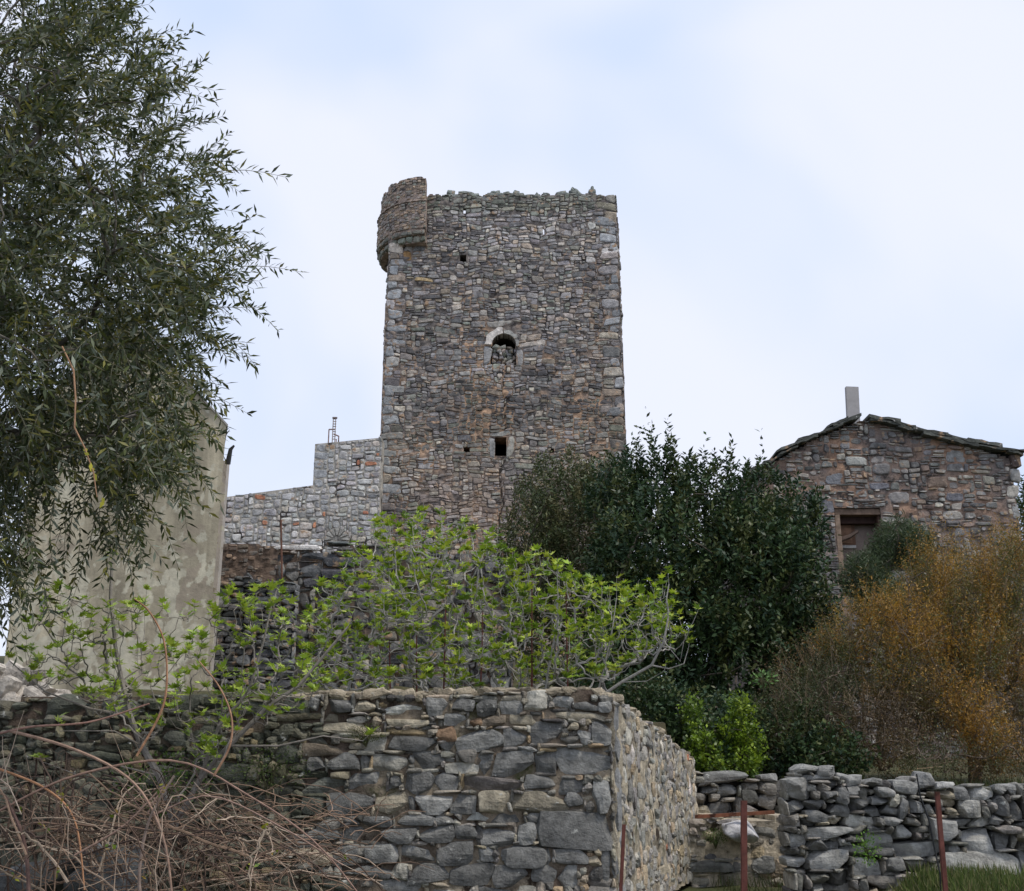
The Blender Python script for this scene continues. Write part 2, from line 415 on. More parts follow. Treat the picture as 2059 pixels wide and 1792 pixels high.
tower = thing('stone_tower', (0.5*(TX0+TX1), YT, TZ0), 'tall square ruined stone tower with a round corner turret and small openings', 'tower')
SZ = [(6,2,3),(8,3,2.0),(5,3,2),(4,2,2.2),(11,3,.6),(7,4,.6),(3,1,1.6),(6,1,2.0),(3,3,.8)]
stones = pack(TW, TH, 0.048, SZ, tmask_st, pre, 0.05)
stones = [s for s in stones if not (abs(s[0]-(arch[0]+arch[2])/2) < .45 and abs(s[1]-(arch[3]-.1)) < .42 and s[1] > arch[3]-.33)]
wall_mb = far_stones(stones, GREY, 0.008, (.008, .045), mpT, 0.10, colfn=stain)
PARZ = trect(0, 497, 1, 560)[3]
Vb, Fb, Cb = body(TW, TH, 0.05, lambda u, w_: tmask(u, w_) and w_ < PARZ, 0.8, mort_col, 0.02, mpT)
mk('wall_core', Vb, Fb, M_towermortar, tower, Cb)
Vb, Fb, Cb = body(TW, TH, 0.04, lambda u, w_: tmask(u, w_) and w_ > PARZ, 0.16, mort_col, 0.02, mpT)
mk('parapet_core', Vb, Fb, M_towermortar, tower, Cb)
TD = 7.0
for nm, O, U, Lh in (('side_wall', (TX0, YT+TD, TZ0), (0, -1, 0), TD-0.8), ('side_wall', (TX1, YT+.8, TZ0), (0, 1, 0), TD-0.8)):
    H2 = TH-0.5; cutL = nm == 'side_wall' and O[0] == TX0
    mpp = planemap(O, U)
    st = pack(Lh, H2, 0.1, [(4,2,3),(5,3,2),(3,2,2)], lambda u, w_: w_ < H2 - .2 + .2*nz(u*2, 3) and not (cutL and u > Lh-1.0 and w_ > TURZ-.6), (), .03)
    o1 = far_stones(st, GREY, .012, (.02, .07), mpp, .04, 8).build(nm, M_tower, tower)
    Vb, Fb, Cb = body(Lh, H2, 0.25, lambda u, w_: True, .7, mort_col, .0, mpp); mk('wall_core', Vb, Fb, M_towermortar, o1, Cb)
MB().box((TX0+.7, YT+TD-.7, TZ0), (TX1-.7, YT+TD-.02, TTOP-.8), (.2,.19,.18)).build('back_wall', M_tower, tower)
MB().box((TX0+.72, YT+.82, TZ0+8.6), (TX1-.72, YT+TD-.72, TZ0+8.8), (.1,.08,.06)).build('floor', M_wood, tower)
rf = TZ0 + trect(0, 490, 1, 560)[3]
MB().box((TX0+.72, YT+.5, rf-.25), (TX1-.72, YT+TD-.72, rf-.12), (.2,.18,.16)).build('roof_terrace', M_tower, tower)
# loose stones along the broken top
mb = wall_mb
x = 1.62
while x < TW-.25:
    if rng.random() < .8:
        hz_ = rng.uniform(.05, .13); hx = rng.uniform(.1, .26)
        if abs(x-3.2) > .3 or True:
            zt = TH - .16 + .13*nz(x*1.9, 2.2) + .1*nz(x*6, 8.1)
            V, F = rock(hx, .2, hz_, 3, rng.uniform(-.25, .25), 6, .7, .3)
            mb.add(V + np.array([TX0+x, YT+.22, TZ0+zt+hz_*.55]), F, np.array((.24,.26,.24))*rng.uniform(.6, 1.3))
            if rng.random() < .45:
                V, F = rock(hx*.6, .15, hz_*.9, 3, rng.uniform(-.9, .9), 6, .65, .3)
                mb.add(V + np.array([TX0+x+rng.uniform(-.1,.1), YT+.25, TZ0+zt+hz_*2.1]), F, np.array((.22,.24,.22))*rng.uniform(.6, 1.3))
    x += rng.uniform(.14, .36)
mb.build('wall', M_tower, tower)
# arch window: two pale arch stones, rubble filling
win = bpy.data.objects.new('arched_window', None); COL.objects.link(win); win.parent = tower
au = (arch[0]+arch[2])/2+TX0; ar = (arch[2]-arch[0])/2; az = arch[3]-ar+TZ0
win.location = Vector((au, YT, az)) - Vector(tower.location)
def voussoir(a0, a1, r0, r1, c, nm='arch_stone'):
    k = 7; aa = np.linspace(a0, a1, k); V = []
    for d in (.07, -.35):
        for i, a in enumerate(aa):
            ro = r1*(1+.05*math.sin(i*2.1))
            V += [(au+r0*math.cos(a), YT-d, az+r0*math.sin(a)), (au+ro*math.cos(a), YT-d, az+ro*math.sin(a))]
    F = []
    for i in range(k-1):
        F += [(2*i, 2*i+2, 2*i+3, 2*i+1), (2*k+2*i+1, 2*k+2*i+3, 2*k+2*i+2, 2*k+2*i), (2*i+1, 2*i+3, 2*k+2*i+3, 2*k+2*i+1), (2*i+2, 2*i, 2*k+2*i, 2*k+2*i+2)]
    F += [(0, 1, 2*k+1, 2*k), (2*k-1, 2*k-2, 4*k-2, 4*k-1)]
    mk(nm, V, F, M_tower, win, np.tile(np.array(c), (len(V), 1)))
voussoir(R(94), R(178), ar*1.0, ar*1.55, (.64,.59,.54)); voussoir(R(30), R(90), ar*1.0, ar*1.33, (.40,.39,.36)); voussoir(R(-6), R(27), ar*1.0, ar*1.24, (.33,.32,.30))
mb = MB()
zz = arch[1]+TZ0
while zz < az-.08:
    xx = au-ar+.02; hh = rng.uniform(.045, .085)
    while xx < au+ar-.05:
        hw = rng.uniform(.05, .13); V, F = rock(min(hw, (au+ar-xx)/2), .14, hh, 3, rng.uniform(-.3, .3), 7, .68, .35)
        mb.add(V+np.array([xx+hw, YT+.22+rng.uniform(-.06,.08), zz+hh]), F, pick(GREY)*.9); xx += hw*1.9
    zz += hh*1.75
mb.build('rubble_filling', M_tower, win)
MB().box((au-ar-.1, YT+.42, arch[1]+TZ0-.1), (au+ar+.1, YT+.6, az-.12), (.12,.1,.09)).build('filling_core', M_towermortar, win)

# corner turret: quarter round seen from its straight right edge to the tower's left corner
tcx = P(858, 440, YT)[0]; TR = 1.72; tcy = YT + TR - 0.42
zt0 = P(820, 483, YT-.42)[2]; zt1 = P(840, 350, YT-.4)[2]; zmid = P(840, 402, YT-.42)[2]
tur = bpy.data.objects.new('corner_turret', None); COL.objects.link(tur); tur.parent = tower
tur.location = Vector((tcx, tcy, zt0)) - Vector(tower.location)
def arcmap(r, z0):
    # u runs left to right round the arc: from the back-left (angle pi) to the front right (angle 3pi/2)
    Lr = r*math.pi*0.62
    def f(q):
        a = math.pi*1.5 - (Lr - q[:, 0])/r; rr = r + q[:, 2]
        return np.stack([tcx + rr*np.cos(a), tcy + rr*np.sin(a), z0 + q[:, 1]], 1)
    return f, Lr
TBRN = [((.36,.30,.255), 5), ((.31,.29,.28), 4), ((.42,.34,.27), 3), ((.33,.34,.31), 2), ((.23,.215,.21), 3)]
def tm_col(u, w_): 
    o = .5+.6*nz(u*2, w_*2, 12); return np.array((.40,.30,.235))*o + np.array((.25,.21,.19))*(1-o)
def ring(name, r, z0, h, pal, cell=.05, top=None, szs=((3,2,3),(4,2,2),(2,1,3),(2,2,1)), prot=(.005,.04), gap=.01, thick=.35, skip=.18):
    f, Lr = arcmap(r, z0)
    msk = (lambda u, w_: w_ < h - .03) if top is None else (lambda u, w_: w_ < top(u))
    st = pack(Lr, h, cell, list(szs), msk, (), skip)
    o1 = far_stones(st, pal, gap, prot, f, .02, 8).build(name, M_tower, tur)
    Vb, Fb, Cb = body(Lr, h, .07, msk, thick, tm_col, .012, f); mk('core', Vb, Fb, M_towermortar, o1, Cb)
cb = .15
ring('corbel_course', TR-.12, zt0-.02, .24, [((.17,.19,.165),3),((.21,.23,.2),2)], .08, szs=((4,3,3),(3,3,2)), prot=(.04,.09), thick=.9, skip=0)
ring('corbel_course', TR-.02, zt0+.22, .22, [((.19,.20,.18),3),((.23,.23,.21),2)], .08, szs=((4,3,3),(3,3,2)), prot=(.03,.08), thick=.9, skip=0)
ring('lower_drum', TR, zt0+.44, zmid-zt0-.44, TBRN)
hu = zt1 - zmid
ring('upper_drum', TR-.09, zmid, hu+.1, TBRN, top=lambda u: hu - .12 + .1*nz(u*3, 4) + .05*(u > 1.6) - .25*max(0, .9-u))
ring('string_course', TR+.03, zmid-.05, .07, [((.15,.13,.12),3)], .035, szs=((8,2,3),(6,2,2)), prot=(.01,.03), skip=0)
MB().box((tcx-.28, tcy-TR+.10, zt0+.02), (tcx-.015, YT-.002, zt1-.16), (.22,.17,.13)).build('end_wall', M_tower, tur)

# ================================================================= GREY PERIMETER WALL beside the tower
YG = 30.0
def gp(u, v): p = P(u, v, YG); return p[0], p[2]
gx0 = gp(405, 1000)[0]; gx1 = P(757, 960, YG)[0]+.12; gz0 = gp(500, 1200)[1]
g_a = gp(443, 1001)[1]; g_b = gp(631, 976)[1]; g_c = gp(632, 893)[1]; g_d = gp(757, 880)[1]; gxs = gp(631, 940)[0]; gxl = gp(443, 1000)[0]
def gtop(x):
    if x < gxs: return g_a + (g_b-g_a)*(x-gxl)/(gxs-gxl)
    return g_c + (g_d-g_c)*(x-gxs)/(gx1-gxs)
gw = thing('stone_wall', (gxs, YG, gz0), 'clean pale grey pointed stone wall stepping up to the left side of the tower', 'wall')
gm = planemap((gx0, YG, gz0), (1, 0, 0)); GW = gx1-gx0; GH = max(g_d, g_c)-gz0+.1
gmask = lambda u, w_: w_ + gz0 < gtop(u+gx0) - .02
PG = [((.43,.445,.47),6),((.52,.53,.55),4),((.36,.375,.40),3),((.50,.48,.45),1.5),((.50,.24,.16),.45)]
ba = gp(677, 1088); pre = [(ba[0]-gx0-.33, ba[1]-gz0-.16, ba[0]-gx0+.33, ba[1]-gz0+.02, (.36,.36,.34))]
for k in range(7):
    a = R(15+25*k)
gmask2 = lambda u, w_: gmask(u, w_) and not ((u-(ba[0]-gx0))**2 + (w_-(ba[1]-gz0))**2 < .36**2 and w_ > ba[1]-gz0)
w_ = 1.2; k = 0
while w_ < g_c-gz0-.2:
    if w_ > g_b-gz0-.3: pre.append((gxs-gx0+.01, w_, gxs-gx0+(.3 if k % 2 else .42), w_+.26, (.36,.37,.38)))
    w_ += .27; k += 1
st = pack(GW, GH, .055, [(5,3,3),(4,3,3),(3,2,2),(6,4,1.5),(2,2,1.5),(6,3,1.5)], gmask2, pre, 0)
far_stones(st, PG, .020, (.008, .035), gm, .06, 10).build('wall', M_tower, gw)
poly = [(gx0, gz0-1), (gx1, gz0-1), (gx1, g_d), (gxs, g_c), (gxs, g_b), (gx0, gtop(gx0))]
MB().prism(poly, YG, YG+.6, (.40,.375,.33)).build('mortar_core', M_towermortar, gw)
mb = MB()
for k in range(7):
    a = R(8+27*k); c, s = math.cos(a), math.sin(a)
    pts = []
    for rr, aa in ((.13, -.11), (.13, .11), (.34, .19), (.34, -.19)):
        pts.append((ba[0]+rr*math.cos(a+aa), ba[1]+.03+rr*math.sin(a+aa)))
    mb.prism(pts, YG-.045, YG-.001, np.array((.37,.36,.33))*rng.uniform(.85,1.1))
mb.build('blind_arch', M_tower, gw)
# rusty frame standing on that wall
af = P(668, 889, YG+.2); an = thing('antenna_mast', af, 'thin rusty metal frame with a ladder-like mast on top of the grey wall', 'antenna')
mb = MB(); s = 30/ FPX
def mm(px, py): return af + np.array([px*30/FPX*1.02, 0, -py*30/FPX*1.08])
mb.tube([mm(0,6), mm(0,-50)], .017, (.34,.30,.28), 6); mb.tube([mm(5,6), mm(5,-50)], .015, (.34,.30,.28), 6)
for k in range(9): mb.tube([mm(-1,-6-5.2*k), mm(6.5,-6-5.2*k)], .013, (.28,.2,.18), 5)
mb.tube([mm(-2,-50), mm(8,-50)], .03, (.2,.16,.15)); mb.build('mast', M_rust, an)
mb = MB(); mb.tube([mm(-8,6), mm(-8,-26)], .02, (.25,.17,.15)); mb.tube([mm(13,6), mm(13,-12)], .02, (.25,.17,.15)); mb.tube([mm(-8,-26), mm(4,-26)], .02, (.25,.17,.15)); mb.tube([mm(13,-12), mm(3,-16)], .02, (.25,.17,.15))
mb.tube([mm(8,-6), mm(8,4)], .02, (.25,.17,.15)); mb.build('brace', M_rust, an)

# ================================================================= OLD WALLS between building and tower
def frontal_wall(name, label, Y, pts_top, vbot, pal, mort, cell, sizes, dry=False, thick=.6, skip=0.0, gap=.012, prot=(.02,.08), n=3, pre=(), near=False, matS=M_tower, matM=M_towermortar, u0=None, u1=None, depth=.14, colfn=None, rot=.05, cmin=.78, cat='wall', coping=True, holes=(), moss=None, rnd=.3, mface=0.0, toprough=.06, group=None, cuts=6, tint=None):
    """upright wall facing the viewer; pts_top = [(u,v)...] surveyed outline of its top"""
    X = [P(u, v, Y)[0] for u, v in pts_top]; Z = [P(u, v, Y)[2] for u, v in pts_top]
    x0, x1 = X[0], X[-1]; z0 = P(1029, vbot, Y)[2]; W = x1-x0; H = max(Z)-z0+.12
    top = lambda u: np.interp(u+x0, X, Z)-z0 + toprough*nz(u*3.3, Y) + toprough*.6*nz(u*11, Y)
    def mask(u, w_):
        if w_ > top(u): return False
        for h in holes:
            if h[0] < u+x0 < h[2] and h[1] < w_+z0 < h[3]: return False
        return True
    pr = []
    for r in pre:
        a = P(r[0], (r[1]+r[3])/2, Y); b = P(r[2], (r[1]+r[3])/2, Y); c = P((r[0]+r[2])/2, r[3], Y); d = P((r[0]+r[2])/2, r[1], Y)
        pr.append((a[0]-x0, c[2]-z0, b[0]-x0, d[2]-z0, r[4]))
    t = thing(name, ((x0+x1)/2, Y, z0), label, cat, group)
    mp_ = planemap((x0, Y, z0), (1, 0, 0))
    st = pack(W, H, cell, sizes, mask, pr, skip)
    if near or dry:
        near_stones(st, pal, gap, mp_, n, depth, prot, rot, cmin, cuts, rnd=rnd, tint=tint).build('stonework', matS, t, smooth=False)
    else:
        far_stones(st, pal, gap, prot, mp_, .05, colfn=colfn).build('stonework', matS, t)
    Vb, Fb, Cb = body(W, H, max(cell, .05), lambda u, w_: mask(u, w_ + (.06 if dry else 0)) and (not dry or .14 < u < W-.14), thick, mort, .015 if not dry else .03, mp_, face=(-.13 if dry else mface))
    mk('wall_core', Vb, Fb, matM, t, Cb)
    return t, (x0, x1, z0, W, H, top)
mc_dark = lambda u, w_: np.array((.03, .027, .024))
def mc_brown(u, w_):
    o = .5+.8*nz(u*1.5, w_*1.5, 3); return np.array((.20,.145,.11))*(.6+.5*o)
def mc_ochre(u, w_):
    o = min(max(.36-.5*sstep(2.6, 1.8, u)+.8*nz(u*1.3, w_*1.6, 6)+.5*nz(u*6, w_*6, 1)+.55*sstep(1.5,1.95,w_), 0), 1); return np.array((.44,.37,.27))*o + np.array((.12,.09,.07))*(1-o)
DRK = [((.13,.133,.135), 5), ((.19,.192,.195), 4), ((.07,.075,.08), 3), ((.20,.195,.185), 1.2), ((.16,.13,.11), 1)]
frontal_wall('stone_wall', 'brown crumbling mortared wall below the pale grey wall, right of the plastered building', 27.0,
    [(400,1094),(470,1093),(560,1100),(600,1118),(640,1150)], 1420, [((.17,.14,.12),3),((.20,.19,.18),2),((.26,.20,.16),1)], mc_brown, .06, [(4,2,3),(3,2,2),(2,1,2)], skip=.5, prot=(.005,.04))
frontal_wall('dry_stone_wall', 'low dark dry stone wall of stacked slabs just right of the plastered building', 22.5,
    [(395,1172),(440,1170),(470,1163),(505,1160),(525,1176),(560,1165),(600,1172)], 1440, [((.15,.16,.175),5),((.20,.21,.225),4),((.10,.11,.12),3),((.25,.21,.18),1)], mc_dark, .06, [(5,2,3),(7,2,2),(3,2,2),(8,3,1),(3,1,2)], dry=True, n=3, gap=.02, prot=(0,.12))
frontal_wall('stone_wall', 'weathered wall of large dark boulders with one white slab on top, left of the fig bushes', 24.5,
    [(560,1110),(590,1096),(625,1108),(650,1125),(670,1108),(720,1100),(760,1098),(800,1105),(1020,1120),(1030,1125)], 1440, DRK+[((.28,.27,.25),1.5)], mc_brown, .07, [(6,4,3),(8,4,2),(4,3,2),(3,2,1.5)], near=True, n=3, gap=.03, prot=(.02,.12),
    pre=[(555,1094,640,1106,(.62,.60,.58)),(605,1113,680,1128,(.10,.105,.115)),(600,1135,645,1160,(.11,.115,.12)),(655,1122,720,1142,(.10,.105,.115)),(648,1142,710,1165,(.09,.09,.1)),(612,1160,650,1185,(.12,.12,.13)),(654,1088,705,1096,(.09,.10,.1)),(640,1110,660,1122,(.36,.30,.24))])
po = P(567, 1168, 22.0); pt = P(565, 1045, 22.0)
MB().tube([po, pt], .022, (.14,.07,.05), 6).build('metal_rod', M_rust, None, loc=po)
tag(bpy.data.objects['metal_rod'], 'thin upright rusty rod rising from the dark slab wall before the grey wall', 'rod')

# ================================================================= PLASTERED BUILDING on the left
YB = 20.0
def bp(u, v, Y=YB): p = P(u, v, Y); return (p[0], p[2])
zb = 2.9; xr = bp(455, 858)[0]; xl = bp(66, 900)[0]
eR = bp(455, 857)[1]; pk = bp(262, 648); eL = eR+.35
bld = thing('plastered_building', ((xl+xr)/2, YB, zb), 'tall house gable with stained beige plaster behind the olive tree', 'building')
nu, nv = 150, 260
V = []; C = []; F = []
def gab(x): return eR + (pk[1]-eR)*(xr-x)/(xr-pk[0]) if x > pk[0] else eL + (pk[1]-eL)*(x-xl)/(pk[0]-xl)
for j in range(nv+1):
    for i in range(nu+1):
        x = xl + (xr-xl)*i/nu; zt = gab(x); z = zb + (zt-zb)*j/nv
        bx = .02*nz(x*1.2, z*.8, 5)
        V.append((x, YB+bx, z))
        hz_ = (z-zb)/(eR-zb)
        st1 = nz(x*3.1, z*.35, 1)+.5*nz(x*9, z*1.1, 2); pt_ = nz(x*1.6, z*1.3, 8)+.6*nz(x*6, z*5, 9)
        band = .5+.5*math.tanh(5*(nz(x*1.9+.15*nz(z*1.1, 3), z*.12, 31)))
        c = np.array((.41,.36,.26))*(1+.30*st1)*(.78+.34*band)*(1+.22*nz(x*22, z*2.2, 4))
        if nz(x*2.2, z*.9, 40)+.5*nz(x*9, z*6, 41) > .10+.75*(hz_-.35): c = np.array((.50,.46,.35))*(1+.2*nz(x*14, z*10, 6))
        if pt_ < -.42 and hz_ < .7: c = np.array((.33,.28,.21))
        if hz_ < .25: c = c*(1+.2*nz(x*8, z*8, 4))
        C.append(c)
F = [(j*(nu+1)+i, j*(nu+1)+i+1, (j+1)*(nu+1)+i+1, (j+1)*(nu+1)+i) for j in range(nv) for i in range(nu)]
mk('gable_wall', V, F, M_plaster, bld, C, True)
MB().prism([(xl+.005,zb),(xr-.005,zb),(xr-.005,eR-.01),(pk[0],pk[1]-.01),(xl+.005,eL-.01)], YB+.03, YB+6, (.48,.43,.34)).shear(YB, -.30).build('walls', M_plaster, bld)
mb = MB()
for (xa, za, xb, zb2) in ((xr+.03, eR-.03, pk[0], pk[1]), (pk[0], pk[1], xl-.03, eL-.03)):
    lo, hi = ((xb, zb2), (xa, za)) if xb < xa else ((xa, za), (xb, zb2))
    mb.prism([(lo[0], lo[1]+.004), (hi[0], hi[1]+.004), (hi[0], hi[1]+.05), (lo[0], lo[1]+.05)], YB-.04, YB+6.05, (.30,.28,.25))
mb.shear(YB, -.30).build('roof', M_conc, bld)
a = bp(462, 932, 21.2); b_ = bp(455, 1000, 21.2)
MB().box((xr-.9, 21.0, zb), (a[0]+.0, 21.2, a[1]), (.42,.38,.34)).build('rear_extension', M_plaster, bld)
a2 = P(458, 931, 20.8)
mb = MB(); mb.tube([a2+np.array([.0,0,-.02]), a2+np.array([.035,0,.28]), a2+np.array([.10,0,.36])], [.055,.04,.02], (.02,.02,.022), 8)
mb.build('flue_cowl', M_dark, bld)
# pale rubble heap at the foot of the building
rp_ = P(20, 1390, 15.5); mb = MB()
for k in range(170):
    x = rng.uniform(-8.0, -5.4); y = rng.uniform(14.8, 16.8); 
    zz = 2.0 + 1.15*math.exp(-((x+7.4)/1.5)**2)*rng.random()**.5
    V, F = rock(rng.uniform(.08,.28), rng.uniform(.1,.22), rng.uniform(.06,.16), 3, rng.uniform(-.6,.6), 7, .68, .3)
    mb.add(V+np.array([x, y, zz]), F, np.array((.42,.38,.33))*rng.uniform(.6, 1.3))
tag(mb.build('rubble_heap', M_near, None, loc=(-7, 15.6, 1.9)), 'pale heap of rubble stones at the left foot of the plastered building', 'rubble', kind='stuff')

# ================================================================= HOUSE on the right
YH = 24.0
def hp(u, v, Y=YH): p = P(u, v, Y); return p[0], p[2]
door = (hp(1681, 1060)[0], P(1730, 1240, YH)[2], hp(1776, 1060)[0], P(1730, 1022, YH)[2])
topH = [(1500,958),(1560,928),(1640,882),(1735,846),(1850,872),(1950,896),(2030,922)]
HBR = [((.22,.225,.23),5),((.31,.305,.295),3.5),((.15,.15,.155),3.5),((.42,.40,.37),1.2),((.23,.185,.165),1.5)]
def mc_house(u, w_):
    o = min(max(.45+1.0*nz(u*1.1, w_*1.1, 21)+.3*nz(u*6, w_*6, 2), 0), 1); f = min(max((w_-4.3)/1.8, 0), 1)
    return (np.array((.34,.21,.14))*f*f*o + np.array((.20,.162,.145))*(1-o*f*f))
pre = [(1632,1050,1670,1082,(.19,.19,.20)),(1628,1005,1676,1035,(.17,.17,.185)),(1715,1000,1782,1008,(.2,.18,.17)),(1700,918,1745,938,(.40,.40,.37)),(1690,890,1710,905,(.3,.3,.31)),
       (2030,940,2052,970,(.33,.32,.30)),(2022,975,2050,1002,(.44,.41,.36)),(2035,1010,2052,1045,(.34,.34,.33)),(1990,1068,2030,1100,(.2,.2,.22)),(1900,990,1940,1010,(.17,.17,.19)),(1950,945,1990,953,(.42,.37,.30)),
       (1660,950,1695,975,(.2,.205,.22)),(1785,990,1830,1015,(.28,.26,.25)),(1745,970,1790,985,(.17,.17,.19))]
house, hi = frontal_wall('stone_house', 'roofless looking rubble stone house gable with slab verge and open doorway', YH, topH, 1600, HBR, mc_house, .055,
    [(5,2,3),(4,3,2),(3,2,3),(7,3,1),(9,5,.3),(3,1,3),(5,1,2),(2,2,1)], skip=.22, gap=.013, prot=(.005,.05), pre=pre, holes=[(door[0], door[1], door[2], door[3])], toprough=.03, cat='house')
house['label'] = 'rubble stone house gable with a dark slab verge and wooden framed doorway'
x1h = hi[1]
MB().box((x1h-.5, YH+.602, 1.4), (x1h, YH+6, hp(2030,930)[1]), (.2,.18,.17)).build('side_wall', M_tower, house)
x0h = hi[0]
MB().box((x0h, YH+.602, 1.4), (x0h+.5, YH+6, hp(1500,965)[1]), (.2,.18,.17)).build('side_wall', M_tower, house)
# verge slabs
def slab_run(mbx, pts, Y0, Y1):
    for (u0, v0, u1, v1, th) in pts:
        th *= .62
        a = np.array(hp(u0, v0)); b = np.array(hp(u1, v1)); n_ = 5
        V = []; 
        for k in range(n_+1):
            f = k/n_; c = a+(b-a)*f; j = rng.uniform(-.02,.02,4)
            V += [(c[0], Y0+j[0], c[1]-th/2+j[1]), (c[0], Y0+j[0], c[1]+th/2+j[2]), (c[0], Y1, c[1]+th/2+j[2]), (c[0], Y1, c[1]-th/2+j[1])]
        F = [(0,1,2,3), tuple(4*n_+q for q in (3,2,1,0))]
        for k in range(n_):
            for q in range(4): F.append((4*k+q, 4*k+4+q, 4*k+4+(q+1) % 4, 4*k+(q+1) % 4))
        mbx.add(V, F, np.array((.085,.09,.08))*rng.uniform(.75,1.35))
mb = MB()
slab_run(mb, [(1540,936,1570,915,.10),(1557,913,1605,893,.10),(1560,920,1600,902,.06),(1598,896,1640,880,.09),(1600,888,1655,872,.08),(1640,878,1690,857,.09),(1658,864,1700,846,.10),(1670,861,1727,840,.11),
              (1742,843,1805,851,.11),(1745,848,1800,858,.10),(1790,852,1835,864,.10),(1800,862,1852,873,.11),(1830,866,1900,880,.11),(1850,876,1915,890,.10),(1895,880,1952,893,.10),(1905,890,1960,900,.10),(1940,888,2008,902,.12),(1950,898,2005,908,.08),(1990,906,2054,911,.09),(2020,912,2050,918,.07),
              (1503,952,1545,930,.1)], YH-.22, YH+.9)
rf_ = mb.build('roof_verge', M_tower, house)
for k in range(9):                                    # eave stones seen end on at the right
    pass
mb = MB()
ea = hp(2040, 930)
mb.box((ea[0]-.1, YH-.1, ea[1]-.12), (ea[0]+.10, YH+5, ea[1]+.14), (.12,.09,.08), .02); mb.build('eave', M_tower, house)
# roof planes behind the verge (seen only from other positions)
rx = hp(1735, 842); rl = hp(1505, 955); rr_ = hp(2045, 915)
mb = MB()
mb.prism([(rl[0], rl[1]-.05), (rx[0]-.3, rx[1]-.12), (rx[0]-.3, rx[1]-.06), (rl[0], rl[1]+.01)], YH+.92, YH+6, (.09,.09,.085))
mb.prism([(rx[0]+.3, rx[1]-.12), (rr_[0], rr_[1]-.1), (rr_[0], rr_[1]-.04), (rx[0]+.3, rx[1]-.06)], YH+.92, YH+6, (.09,.09,.085))
mb.build('roof', M_tower, house)
# doorway
dw = bpy.data.objects.new('doorway', None); COL.objects.link(dw); dw.parent = house; dw.location = Vector((door[0], YH, door[1]))-Vector(house.location)
WD = (.16,.11,.08)
MB().box((door[0]-.0, YH+.04, door[3]-.14), (door[2]+.02, YH+.32, door[3]-.004), WD, .01).build('lintel', M_wood, dw)
MB().box((door[0]+.0, YH+.02, door[1]), (door[0]+.11, YH+.22, door[3]-.145), (.24,.175,.13), .008).build('door_post', M_wood, dw)
MB().box((door[2]-.07, YH+.1, door[1]), (door[2], YH+.25, door[3]-.145), (.10,.06,.045), .008).build('door_post', M_wood, dw)
MB().box((door[0]+.115, YH+.24, door[3]-.30), (door[2]-.075, YH+.40, door[3]-.145), (.045,.025,.02), .01).build('head_beam', M_wood, dw)
MB().box((door[0]-.0, YH+.5, door[1]), (door[2]+.0, YH+.598, door[3]-.02), (.24,.19,.165)).build('inner_wall', M_plaster, dw)
sx0, sx1 = hp(1694, 1050)[0], hp(1722, 1050)[0]; sz0, sz1 = P(1700,1088,YH)[2], P(1700,1030,YH)[2]
sh = MB().box((sx0, YH+.42, sz0), (sx1+.08, YH+.46, sz1), (.16,.09,.06)).box((sx0+.06, YH+.405, sz0+.04), (sx1, YH+.418, sz1-.03), (.24,.14,.09)).build('shutter', M_wood, dw)
MB().box((sx0-.04, YH+.43, sz0-.03), (sx0-.002, YH+.49, sz1), (.42,.40,.38)).box((sx0-.04, YH+.43, sz0-.07), (sx1+.08, YH+.49, sz0-.003), (.42,.40,.38)).build('shutter_frame', M_wood, dw)
br0 = P(1688,1086,YH+.2); br1 = P(1725,1068,YH+.2)
MB().tube([br0, (br0+br1)/2+np.array([0,0,-.03]), br1], [.06,.055,.04], (.10,.07,.055), 6).build('fallen_beam', M_wood, dw)
pc = P(1713, 850, YH+3.0); pcl = P(1700.5, 780, YH+3.0); pcr = P(1725.5, 780, YH+3.0)
tag(MB().box((pcl[0], YH+3.0, pc[2]-1.6), (pcr[0], YH+3.12, P(1712,777,YH+3)[2]), (.36,.345,.34)).build('concrete_pillar', M_conc, None, loc=(pc[0], YH+3.1, pc[2]-1.6)), 'plain square concrete pillar sticking up behind the gable peak of the stone house', 'pillar')
bpy.data.objects['concrete_pillar'].rotation_euler[1] = R(2.5); bpy.data.objects['concrete_pillar'].location.x -= .10

